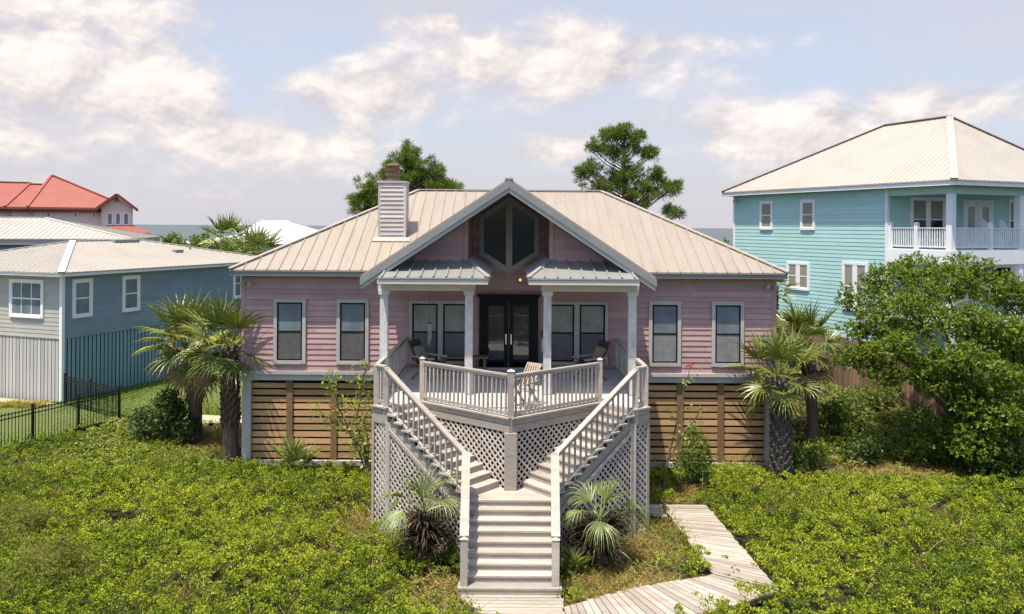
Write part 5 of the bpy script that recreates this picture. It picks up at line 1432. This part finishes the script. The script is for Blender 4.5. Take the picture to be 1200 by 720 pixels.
sapling(P(432, 570, 22.9), 'leafy bright green sapling with red flowers before the left slatted screen', [
    [(0, 0, 0), (-.25, 0, .7), (-.55, 0, 1.4), (-.85, 0, 2.0), (-1.0, .0, 2.55), (-1.05, 0, 3.0)], [(0, 0, 0), (-.1, 0, .9), (-.35, -.1, 1.6), (-.25, 0, 2.2), (-.2, 0, 2.8), (-.1, 0, 3.1)],
    [(0, 0, 0), (-.15, 0, .8), (-.6, .1, 1.3), (-1.15, .05, 1.7), (-1.5, 0, 2.0)], [(-.05, 0, .2), (.0, 0, 1.0), (-.15, 0, 1.7), (.15, 0, 2.2)]], [(-1.05, -.05, 2.05), (.12, 0, 2.15)], 51, 15)
sapling(P(776, 580, 21.2), 'spindly almost leafless sapling with red flowers before the right slatted screen', [
    [(0, 0, 0), (.1, 0, .9), (.3, 0, 1.7), (.45, 0, 2.5), (.62, 0, 3.1), (.72, 0, 3.5)], [(.1, 0, .9), (.5, 0, 1.7), (.85, 0, 2.1), (1.0, 0, 2.4)]], [(.70, 0, 3.45)], 53, 3)

# ---- big tree on the right
random.seed(61)
TB = P(1150, 556, 23.6)
BT = thing('broadleaf_tree', 'large dense broadleaf tree in front of the plank fence at the right edge', 'tree', TB)
cl = []
for (px, py, d, r) in ((1014, 350, 25.6, 26), (1042, 326, 26, 26), (1078, 316, 26.4, 26), (1108, 330, 25.5, 24), (1128, 316, 26.6, 24), (1160, 338, 26, 30), (1196, 352, 26.2, 32), (1032, 378, 24.8, 26), (1070, 360, 24.6, 28), (1098, 378, 24.0, 26), (1134, 372, 24.2, 30), (1172, 388, 23.8, 30), (1206, 402, 24.2, 34),
                       (1016, 416, 24.4, 20), (1042, 412, 23.8, 22), (1070, 404, 23.4, 24), (1098, 424, 23.2, 24), (1130, 420, 22.9, 26), (1160, 438, 22.6, 28), (1196, 452, 22.8, 34), (1142, 468, 22.8, 24), (1176, 486, 22.4, 28), (1212, 505, 22.8, 34), (1140, 505, 23.2, 22), (1000, 388, 25, 16), (1002, 420, 24.6, 22), (1032, 440, 24.0, 20), (1062, 436, 23.6, 20), (1094, 454, 23.3, 15), (1052, 396, 24.6, 24), (1086, 440, 23.6, 18), (1120, 452, 23.0, 20), (1090, 345, 25.4, 26), (1150, 405, 24.4, 28), (1185, 425, 24.4, 30), (1235, 430, 25, 50), (1240, 360, 26, 46), (1112, 500, 23.6, 22), (1090, 520, 24.0, 18), (1150, 520, 22.6, 26), (1160, 535, 22.8, 22), (1190, 545, 22.6, 24)):
    p = at(px, py, d); q = r * d / FPX
    cl.append((p.x - TB[0], p.y - TB[1], p.z - TB[2], q * random.uniform(1.0, 1.2), q * random.uniform(.9, 1.2), q * random.uniform(.55, .75)))
extra = []
for c in cl:                                     # small lobes break up each clump's outline
    for _ in range(4):
        dd = Vector((random.gauss(0, 1), random.gauss(0, 1), random.gauss(.2, .8))).normalized(); k = random.uniform(.30, .45)
        extra.append((c[0] + dd.x * c[3] * .85, c[1] + dd.y * c[4] * .85, c[2] + dd.z * c[5] * .85, c[3] * k, c[4] * k, c[5] * k))
v, tt = clump_leaves(cl + extra, 330, .088, .048, .60, .35, 7)
np_mesh('crown', v, 4, tt, M['oak'], BT)
m = MB()
for st in range(4):
    a = st * 1.6; m.tube([(.1 * math.cos(a), .1 * math.sin(a), -.1), (.35 * math.cos(a) - .2, .3 * math.sin(a), 1.2), (.55 * math.cos(a) + .1, .5 * math.sin(a), 2.2), (.8 * math.cos(a) + .2, .9 * math.sin(a) + .3, 3.4)], [.17, .14, .10, .05], 8)
for c in cl[:24]:
    m.tube([(-.2, .2, 1.2), (c[0] * .5, c[1] * .5, 1.0 + c[2] * .45), (c[0], c[1], c[2])], [.09, .06, .02], 6)
m.build('trunk', M['treebark'], BT, smooth=True)

# ---- pines behind the house
def pine(loc, h, label, blobs, seed, per):
    random.seed(seed); t = thing('pine_tree', label, 'tree', loc, 0, 'tall pines behind the house')
    m = MB(); m.tube([(0, 0, -.2), (.1, 0, h * .5), (-.05, 0, h * .85), (0, 0, h - .3)], [.26, .2, .1, .04], 9)
    cs = []
    for (bx, bz, r, n) in blobs:
        for k in range(n):
            dd = Vector((random.gauss(0, 1), random.gauss(0, 1), random.gauss(0, .9))).normalized() * (random.random() ** .5)
            c = Vector((bx + dd.x * r, dd.y * r * 1.2, bz + dd.z * r * .85)); cs.append(c)
            if k % 3 == 0:
                zb = max(h * .45, c.z - .5 - abs(c.x) * .45); m.tube([(0, 0, zb), (c.x * .5, c.y * .5, (zb + c.z) / 2 - .15), tuple(c)], [.045, .028, .012], 5)
    m.build('trunk', M['pinebark'], t)
    n = len(cs) * per; c = np.repeat(np.array([tuple(x) for x in cs]), per, axis=0)
    d = rand_dirs(n) + np.array([0, 0, .45]); d /= np.linalg.norm(d, axis=1, keepdims=True)
    base = np.repeat(RNG.random(len(cs)), per)
    v = leaf_quads(c + d * .05 + RNG.normal(size=(n, 3)) * .05, d, rand_dirs(n), 0.26 + .14 * RNG.random(n), np.full(n, .034))
    np_mesh('crown', v, 4, np.clip(base * .6 + RNG.random(n) * .4, 0, 1), M['pine'], t)
DPN = 46.0
def bl(px, py, r, n, cx):
    p = at(px, py, DPN); return (p.x - cx, p.z, r * DPN / FPX, n)
cx = at(478, 0, DPN).x + 0
pine((at(478, 0, DPN).x, DPN, 0), at(478, 168, DPN).z, 'dense pine rising behind the chimney', [bl(478, 184, 17, 22, cx), bl(462, 205, 24, 44, cx), bl(494, 205, 26, 46, cx), bl(435, 225, 22, 34, cx), bl(425, 240, 18, 22, cx), bl(515, 216, 20, 32, cx), bl(530, 222, 16, 18, cx), bl(475, 235, 30, 50, cx), bl(510, 240, 28, 40, cx), bl(455, 240, 28, 40, cx)], 71, 85)
cx = at(733, 0, DPN).x
pine((at(733, 0, DPN).x, DPN, 0), at(731, 141, DPN).z, 'open crowned pine rising behind the right half of the pink roof', [bl(728, 155, 14, 20, cx), bl(714, 160, 12, 14, cx), bl(744, 162, 14, 18, cx), bl(700, 175, 13, 15, cx), bl(755, 178, 12, 12, cx), bl(764, 180, 8, 9, cx), bl(690, 197, 14, 14, cx), bl(682, 205, 9, 9, cx), bl(725, 180, 20, 16, cx), bl(712, 208, 22, 18, cx), bl(738, 205, 18, 15, cx), bl(726, 212, 12, 14, cx), bl(770, 205, 14, 13, cx), bl(765, 222, 18, 18, cx), bl(789, 220, 11, 15, cx), bl(750, 228, 18, 16, cx), bl(790, 250, 13, 14, cx), bl(735, 240, 24, 20, cx), bl(700, 226, 22, 18, cx)], 73, 72)
# ---- far greenery between the roofs and the sea
random.seed(81)
for (px, py, d, w, h, lab) in ((203, 293, 60, 2.0, 1.4, 'rounded green bush behind the low white roof, left of the distant palms'), (240, 296, 58, 2.4, 1.6, 'green thicket at the foot of the distant bushy palm'), (285, 300, 50, 2.4, 1.6, 'green thicket between the two distant palms'),
                               (846, 292, 70, 1.5, 1.2, 'olive bush on the skyline left of the turquoise house'), (826, 300, 90, 3.0, 1.6, 'dark scrub bush before the sea, behind the pink roof')):
    p = at(px, py, d); zt = at(px, py - 12, d).z
    bush('coastal_bush', lab, 'bush', (p.x, p.y, 0), [(0, 0, zt * .55, w, w * .7, zt * .48), (w * .7, .3, zt * .45, w * .7, w * .6, zt * .42), (-w * .7, 0, zt * .42, w * .7, w * .6, zt * .4)], 'shrub', 130, .22, .11, 5, 'bushes towards the sea', .5, 6, .04)
# ornamental yellow grasses by the blue house
random.seed(83)
for (px, py, lab) in ((8, 474, 'yellow ornamental grass tuft nearest the left edge'), (27, 475, 'yellow ornamental grass tuft, middle one before the pale vertical boards'), (42, 477, 'yellow ornamental grass tuft nearest the white corner board')):
    p = P(px, py, 31.2, 0.0); t = thing('grass_clump', lab, 'ornamental grass', p, 0, 'yellow grasses by the blue house')
    n = 260; xy = RNG.normal(size=(n, 2)) * .085; np_mesh('blades', grass_blades(xy, np.zeros(n), 0.18 + .18 * RNG.random(n), .8, .016), 4, RNG.random(n), M['yellowgrass'], t)

# ================================================================== LAWN, PATH, GROUND COVER
LAWN = [(-17.3, 20.0), (-16.0, 24.2), (-14.0, 29.2), (-11.8, 29.0), (-8.3, 29.5), (-8.3, 36), (-12.2, 46), (-17.4, 32.2), (-26, 30.2), (-30, 20)]
m = MB(); m.add([(x, y, float(terr(x, y)) + .065) for x, y in LAWN], [tuple(range(len(LAWN)))]); o = m.build('lawn', M['lawnsoil']); tag(o, 'mown green lawn behind the iron fence', kind='structure')
SANDP = [(-27, 31.4), (-22.5, 30.0), (-19, 29.9), (-16.9, 30.6), (-17.5, 31.7), (-26, 34.6)]
m = MB(); m.add([(x, y, float(terr(x, y)) + .08) for x, y in SANDP], [tuple(range(len(SANDP)))]); o = m.build('sand_strip', M['sand']); tag(o, 'pale sand strip before the slate blue house', kind='structure')
SAND2 = [(-12.3, 29.2), (-10.8, 28.7), (-8.0, 29.2), (-7.9, 30.2), (-10.4, 29.9), (-12.0, 30.0)]
m = MB(); m.add([(x, y, float(terr(x, y)) + .085) for x, y in SAND2], [tuple(range(len(SAND2)))]); o = m.build('sand_path', M['sand']); tag(o, 'pale sand path at the lawn edge behind the left palms', kind='structure')
def scatter(x0, x1, y0, y1, per):
    n = int((x1 - x0) * (y1 - y0) * per); return RNG.uniform((x0, y0), (x1, y1), size=(n, 2))
xy = scatter(-30, -8.2, 20, 37, 330); k = in_poly(xy[:, 0], xy[:, 1], LAWN) & ~in_poly(xy[:, 0], xy[:, 1], SANDP) & ~in_poly(xy[:, 0], xy[:, 1], SAND2); xy = xy[k]
n = len(xy); o = np_mesh('lawn_grass', grass_blades(xy, terr(xy[:, 0], xy[:, 1]) + .06, .05 + .05 * RNG.random(n), .6, .02), 4, RNG.random(n), M['lawn']); tag(o, 'short bright green lawn grass behind the iron fence', 'grass', kind='stuff')

DECKP = [(-3.3, 24), (-3.3, 19.0), (-2.85, 18.7), (-1.0, 17.1), (-1.0, 15.2), (1.0, 15.2), (1.0, 17.1), (2.85, 18.7), (3.3, 19.0), (3.3, 24)]
def blocked(x, y):
    b = (np.abs(x - XC) < 7.95) & (y > 23.85) & (y < 33)
    for p in (DECKP, BW_A, BW_B, BW_F, BW_C): b |= in_poly(x, y, p)
    b |= in_poly(x, y, LAWN) | in_poly(x, y, SANDP) | in_poly(x, y, SAND2)
    b |= (np.hypot(x - P(230, 522, 26.4)[0], y - 26.4) < .3) | (np.hypot(x - P(270, 546, 24.2)[0], y - 24.2) < .3)
    return b
def lump(x, y, s=1.0):
    return (np.sin(x * 1.7 * s + 1.3 * np.sin(y * 1.1 * s)) * np.sin(y * 2.1 * s + 1.1 * np.sin(x * .9 * s + 2)) + .6 * np.sin(x * 3.9 * s + y * 1.3) * np.sin(y * 4.3 * s - x * .7)) / 1.6
# leafy ground cover: small domed sprigs packed over the yard
MS = .22                                        # mounds on a jittered lattice, sprigs over each mound's dome
gx, gy = np.meshgrid(np.arange(-24, 24, MS), np.arange(10.5, 27.5, MS))
mx = (gx + RNG.uniform(-.10, .10, gx.shape)).ravel(); my = (gy + RNG.uniform(-.10, .10, gx.shape)).ravel()
dr = dryness(mx, my)
right_back = (mx > 7.6) & (my > 22.6); left_back = (mx < -7.9) & (my > 23.4)
dens = 1.0 - 1.15 * np.clip(dr * 1.6, 0, 1)
dens = np.where(right_back, dens * .3, dens); dens = np.where(left_back, dens * .65, dens)
gap = lump(mx + 7, my * 1.05 - 3, .62)
dens = dens * np.where(gap < -.62, .8, .98)
keep = (np.abs(mx) < my * .70 + 2.0) & (RNG.random(len(mx)) < dens)
mx, my = mx[keep], my[keep]; nm = len(mx)
mh = (.31 + .13 * lump(mx, my) + .12 * lump(mx * .6 + 9, my * .6, .7) + 0.34 * (RNG.random(nm) - .42)) * (1 - .45 * smooth01(20.5, 23.8, my)) * (1 - .5 * np.clip(dryness(mx, my) * 2, 0, 1))
mh = np.clip(mh, .10, .72); mr = .075 + .05 * RNG.random(nm); mt = np.clip(.44 + .22 * lump(mx * .5 + 3, my * .5, .8) + .26 * lump(mx * .22 + 1, my * .25 + 6, 1.0) + .20 * RNG.normal(size=nm), 0, .9)
SP = 7; n = nm * SP
rr = np.sqrt(RNG.random(n)) * 1.05; aa = RNG.random(n) * 2 * math.pi
mr_, mh_ = np.repeat(mr, SP), np.repeat(mh, SP)
x = np.repeat(mx, SP) + np.cos(aa) * rr * mr_; y = np.repeat(my, SP) + np.sin(aa) * rr * mr_
dome = np.sqrt(np.clip(1 - .92 * rr * rr, 0, 1))
z = terr(x, y) + mh_ - mr_ * 2.3 * (1 - dome)
ax = np.column_stack([np.cos(aa) * rr * .9, np.sin(aa) * rr * .9, .35 + dome]); bt = np.clip(np.repeat(mt, SP) + .10 * RNG.normal(size=n), 0, .9)
k = ~blocked(x, y); x, y, z, ax, bt = x[k], y[k], np.maximum(z[k], .03 + terr(x[k], y[k])), ax[k], bt[k]; n = len(x)
TIPS = 14; K = n * TIPS
rad = .028 + .026 * RNG.random(n)
ax = ax + .25 * RNG.normal(size=(n, 3)); A = np.repeat(ax, TIPS, axis=0)
rd = rand_dirs(K); rd[:, 2] = np.abs(rd[:, 2]) * 1.1 - .15
rd = rd / np.linalg.norm(rd, axis=1, keepdims=True)
Pp = np.repeat(np.column_stack([x, y, z]), TIPS, axis=0) + (rd + .5 * A) * np.repeat(rad, TIPS)[:, None]
dirs = rd * .8 + RNG.normal(size=(K, 3)) * .55 + A * .15
v = leaf_quads(Pp, dirs, rd + .45 * RNG.normal(size=(K, 3)) + np.array([0, 0, .35]), 0.038 + .024 * RNG.random(K), .023 + .012 * RNG.random(K))
tt = np.clip(np.repeat(bt, TIPS) + .09 * RNG.normal(size=K), 0, 1); tt = np.where(RNG.random(K) < .004, 1.0, np.minimum(tt, .9))
o = np_mesh('ground_cover', v, 4, tt, M['cover']); tag(o, 'dense bright green leafy ground cover filling the yard', 'ground cover', kind='stuff')
# a second, wispier plant mixed into the cover, and bare twigs poking out of it
xy = scatter(-20, 20, 11.5, 24, 26); x, y = xy[:, 0], xy[:, 1]
pw = smooth01(.12, .5, lump(x * .55 + 11, y * .55 + 4, .9)) * .8 + smooth01(-4, -9, x) * smooth01(19, 14, y) * .5
k = ~blocked(x, y) & (RNG.random(len(x)) < pw) & (np.abs(x) < y * .7 + 1.5); x, y = x[k], y[k]; n = len(x); TIPS = 22; K = n * TIPS
up_ = RNG.random(K)
Pp = np.repeat(np.column_stack([x, y, terr(x, y) + .16]), TIPS, axis=0) + np.column_stack([RNG.normal(size=K) * (.03 + .09 * up_), RNG.normal(size=K) * (.03 + .09 * up_), up_ * np.repeat(.25 + .22 * RNG.random(n), TIPS)])
dd = rand_dirs(K) * .6 + np.array([0, 0, .8])
o = np_mesh('wispy_weeds', leaf_quads(Pp, dd, rand_dirs(K), .05 + .04 * RNG.random(K), .010 + .008 * RNG.random(K)), 4, np.clip(np.repeat(RNG.random(n), TIPS) * .7 + RNG.random(K) * .3, 0, 1), M['wisp']); tag(o, 'feathery olive weeds mixed through the leafy ground cover', 'weeds', kind='stuff')
m = MB()
for i in range(170):
    yy = random.uniform(13, 23); xx = random.uniform(-yy * .65, yy * .65)
    if blocked(np.array([xx]), np.array([yy]))[0]: continue
    z0 = .25; a = random.random() * 6.28; L = random.uniform(.2, .55); b = Vector((xx, yy, z0)); e = b + Vector((math.cos(a) * L * .8, math.sin(a) * L * .8, random.uniform(.1, .4)))
    m.tube([b, b.lerp(e, .5) + Vector((0, 0, .04)), e], [.008, .006, .004], 4)
o = m.build('dead_twigs', M['strawfrond']); tag(o, 'pale bare twigs poking out of the ground cover', 'twigs', kind='stuff')
# lighter weedy cover at the back on the right and by the left palms
xy = scatter(-14, 17, 22.5, 42, 30); x, y = xy[:, 0], xy[:, 1]
keep = (((x > 7.8) & (x < np.where(y > 30.5, 12.5, 12.5 + (30.5 - y) * .55))) | ((x < -7.9) & (y < 31)) | ((x < 5) & (y < 25) & (lump(x * .6 + 2, y * .7, .9) > .25))) & ~blocked(x, y) & (RNG.random(len(x)) < 1 - .85 * np.clip(dryness(x, y) * 1.3, 0, 1))
x, y = x[keep], y[keep]; n = len(x); TIPS = 8; K = n * TIPS
Pp = np.repeat(np.column_stack([x, y, terr(x, y) + .07 + .16 * RNG.random(n) + .06 * lump(x, y)]), TIPS, axis=0) + RNG.normal(size=(K, 3)) * np.array([.05, .05, .03])
dd = rand_dirs(K); dd[:, 2] = np.abs(dd[:, 2]) * .5
v = leaf_quads(Pp, dd, np.array([0, 0, 1.0]) + .4 * RNG.normal(size=(K, 3)), .09 + .06 * RNG.random(K), .04 + .02 * RNG.random(K))
o = np_mesh('weedy_cover', v, 4, np.clip(np.repeat(RNG.random(n), TIPS) * .7 + RNG.random(K) * .3, 0, 1), M['cover2']); tag(o, 'pale weedy ground cover beside the plank fence and behind the left palms', 'weeds', kind='stuff')
# dry grass
xy = scatter(-12, 15, 14.2, 28.5, 520); x, y = xy[:, 0], xy[:, 1]
dr = dryness(x, y); base = .16 * ((np.abs(x) < 5.2) & (y > 14.2)) + .12 * right_back[0]
pr = np.clip(dr * 1.1, 0, .75) + base * (lump(x, y) > .1)
keep = (RNG.random(len(x)) < pr) & ~blocked(x, y)
x, y = x[keep], y[keep]; n = len(x)
o = np_mesh('dry_grass', grass_blades(np.column_stack([x, y]), terr(x, y) - .01, .09 + .16 * RNG.random(n) * (lump(x, y) * .4 + .8), .8, .008), 4, RNG.random(n), M['drygrass']); tag(o, 'dry brown and yellow grass on the sandy patches by the stair and boardwalk', 'grass', kind='stuff')
# clumps of weeds among the dry grass
xy = scatter(.9, 4.2, 14.6, 20.2, 34); x, y = xy[:, 0], xy[:, 1]
xy2 = scatter(-2.2, -.9, 14.2, 17.0, 30); x = np.concatenate([x, xy2[:, 0]]); y = np.concatenate([y, xy2[:, 1]])
keep = ~blocked(x, y) & (lump(x * 1.3 + 5, y * 1.3) > .02); x, y = x[keep], y[keep]; n = len(x); TIPS = 8; K = n * TIPS
Pp = np.repeat(np.column_stack([x, y, terr(x, y) + .05 + .12 * RNG.random(n)]), TIPS, axis=0) + RNG.normal(size=(K, 3)) * .04
dd = rand_dirs(K); dd[:, 2] = np.abs(dd[:, 2]) * .6
o = np_mesh('weeds', leaf_quads(Pp, dd, np.array([0, 0, 1.0]) + .4 * RNG.normal(size=(K, 3)), .06 + .05 * RNG.random(K), .025 + .02 * RNG.random(K)), 4, RNG.random(K), M['cover2']); tag(o, 'low weeds growing through the dry grass beside the stair', 'weeds', kind='stuff')

# ================================================================== SKY, SUN, CAMERA
SDIR = Vector((-.19, -.26, 1.0)).normalized()
el = math.asin(SDIR.z); az = math.atan2(SDIR.x, SDIR.y)
w = bpy.data.worlds.new('World'); SC.world = w; w.use_nodes = True
t = w.node_tree; t.nodes.clear()
out = t.nodes.new('ShaderNodeOutputWorld'); bg = t.nodes.new('ShaderNodeBackground'); bg.inputs[1].default_value = 0.135
sky = t.nodes.new('ShaderNodeTexSky'); sky.sky_type = 'NISHITA'; sky.sun_disc = False; sky.sun_elevation = el; sky.sun_rotation = az
sky.dust_density = 2.0; sky.air_density = 1.0; sky.ozone_density = 1.5
tc = t.nodes.new('ShaderNodeTexCoord'); sep = t.nodes.new('ShaderNodeSeparateXYZ'); t.links.new(tc.outputs['Generated'], sep.inputs[0])
X, Y, Z = sep.outputs
AZ = mathn(t, 'ARCTAN2', X, Y); EL = mathn(t, 'ARCSINE', Z)
def comb(a, b, c=0.0):
    n = t.nodes.new('ShaderNodeCombineXYZ')
    for i, q in enumerate((a, b, c)):
        if isinstance(q, (int, float)): n.inputs[i].default_value = q
        else: t.links.new(q, n.inputs[i])
    return n.outputs[0]
def noise(vec, scale, detail=7.0, rough=.58, dist=0.0):
    n = t.nodes.new('ShaderNodeTexNoise'); n.inputs['Scale'].default_value = scale; n.inputs['Detail'].default_value = detail; n.inputs['Roughness'].default_value = rough; n.inputs['Distortion'].default_value = dist
    t.links.new(vec, n.inputs['Vector']); return n.outputs[0]
def rng(v, a, b, c=0.0, d=1.0, sm=True):
    n = t.nodes.new('ShaderNodeMapRange'); n.interpolation_type = 'SMOOTHSTEP' if sm else 'LINEAR'
    for i, q in enumerate((a, b, c, d)): n.inputs[i + 1].default_value = q
    t.links.new(v, n.inputs[0]); return n.outputs[0]
vec = comb(mathn(t, 'MULTIPLY', AZ, 1.0), mathn(t, 'MULTIPLY', EL, 2.4))
vec2 = comb(mathn(t, 'MULTIPLY_ADD', AZ, 1.0, 3.7), mathn(t, 'MULTIPLY', EL, 1.5))
nA = noise(vec2, 14, 9, .62, .3); nB = noise(vec, 3.2, 6, .55, .4); nC = noise(vec2, 30, 6, .6)
def blob(px, py, rx, ry):
    a = math.atan2(px - 600, FPX); e = math.atan2(266 - py, math.hypot(FPX, px - 600))
    dx = mathn(t, 'MULTIPLY', mathn(t, 'SUBTRACT', AZ, a), FPX / rx); dy = mathn(t, 'MULTIPLY', mathn(t, 'SUBTRACT', EL, e), FPX / ry)
    return mathn(t, 'SQRT', mathn(t, 'ADD', mathn(t, 'MULTIPLY', dx, dx), mathn(t, 'MULTIPLY', dy, dy)))
def cloudset(bl, edge, namp):
    cur = None
    for b in bl:
        d = blob(*b); cur = d if cur is None else mathn(t, 'SMOOTH_MIN', cur, d, .25)
    d = mathn(t, 'ADD', cur, mathn(t, 'MULTIPLY_ADD', nA, namp, -namp / 2))
    return rng(d, 1.0 + edge, 1.0 - edge)
def offs(v, dx, dy):
    n = t.nodes.new('ShaderNodeVectorMath'); n.operation = 'ADD'; t.links.new(v, n.inputs[0]); n.inputs[1].default_value = (dx, dy, 0); return n.outputs[0]
vecS = comb(mathn(t, 'MULTIPLY_ADD', AZ, 1.0, 5.1), mathn(t, 'MULTIPLY', EL, 1.45))
P1_ = noise(vecS, 7.5, 9, .56, .3); P2_ = noise(offs(vecS, -.010, .028), 7.5, 9, .56, .3)
Q1_ = noise(vecS, 34, 6, .6, .2); Q2_ = noise(offs(vecS, -.003, .007), 34, 6, .6, .2)
relief = mathn(t, 'ADD', mathn(t, 'MULTIPLY', mathn(t, 'SUBTRACT', P1_, P2_), 3.6), mathn(t, 'MULTIPLY', mathn(t, 'SUBTRACT', Q1_, Q2_), 1.0))
def field(bl):
    cur = None
    for b_ in bl:
        d = blob(*b_); cur = d if cur is None else mathn(t, 'SMOOTH_MIN', cur, d, .3)
    return cur
big = field([(600, 70, 150, 52), (430, 118, 110, 52), (700, 80, 170, 34), (60, 80, 150, 120), (150, 110, 90, 70), (215, 165, 60, 26), (30, 10, 160, 40), (950, 150, 190, 44), (1110, 120, 160, 26), (660, 175, 70, 26), (350, 170, 160, 34), (900, 168, 70, 22), (500, 30, 60, 18), (780, 52, 110, 16)])
fluff = mathn(t, 'ADD', mathn(t, 'MULTIPLY', P1_, 1.9), mathn(t, 'MULTIPLY', Q1_, .38))
dens = mathn(t, 'SUBTRACT', mathn(t, 'ADD', 1.62, mathn(t, 'MULTIPLY', big, -.62)), mathn(t, 'SUBTRACT', 1.62, fluff))   # blob weight plus billows
mask = rng(dens, .38, .98)
core = rng(dens, .60, 1.15)
veil = mathn(t, 'MULTIPLY', rng(nB, .36, .66, .20, .80), mathn(t, 'MULTIPLY', rng(EL, .75, .30), rng(mathn(t, 'ABSOLUTE', AZ), 1.7, .8)))
low = mathn(t, 'MULTIPLY', rng(EL, .16, .02, 0.0, .85), rng(mathn(t, 'ABSOLUTE', AZ), 2.6, 1.0, .35, 1.0))
c_sky = mixc(t, rng(mathn(t, 'ABSOLUTE', AZ), 1.3, .6, 0.0, .62), mixc(t, 1.0, sky.outputs[0], (.95, .98, 1.06, 1), 'MULTIPLY'), (3.15, 3.35, 3.78, 1))
c1 = mixc(t, mathn(t, 'MAXIMUM', veil, low), c_sky, (3.35, 3.2, 3.45, 1))
shade = mathn(t, 'ADD', mathn(t, 'MULTIPLY_ADD', core, .34, .40), relief, clamp=True)
ccol = mixc(t, shade, (3.15, 2.92, 3.05, 1), (5.3, 4.75, 4.4, 1))
c3 = mixc(t, mathn(t, 'MULTIPLY', mask, .90), c1, ccol)
t.links.new(c3, bg.inputs[0]); t.links.new(bg.outputs[0], out.inputs[0])
sl = bpy.data.lights.new('sun', 'SUN'); sl.energy = 4.8; sl.angle = R(.55); sl.color = (1.0, .92, .78)
so = bpy.data.objects.new('sun', sl); COL.objects.link(so); so.rotation_euler = (-SDIR).to_track_quat('-Z', 'Y').to_euler(); so.location = (-8, -10, 40)
cam = bpy.data.cameras.new('camera'); cam.sensor_width = 36; cam.lens = 36 * FPX / 1200; cam.shift_y = -(360 - 266) / 1200; cam.clip_end = 60000; cam.clip_start = .1
co = bpy.data.objects.new('camera', cam); COL.objects.link(co); co.location = (0, 0, HC); co.rotation_euler = (math.pi / 2, -ROLL, 0); SC.camera = co
SC.view_settings.view_transform = 'Standard'; SC.view_settings.look = 'None'; SC.view_settings.exposure = 0.66; SC.view_settings.gamma = 1.0
SC.cycles.max_bounces = 6; SC.cycles.diffuse_bounces = 4; SC.cycles.transparent_max_bounces = 4; SC.cycles.use_denoising = True
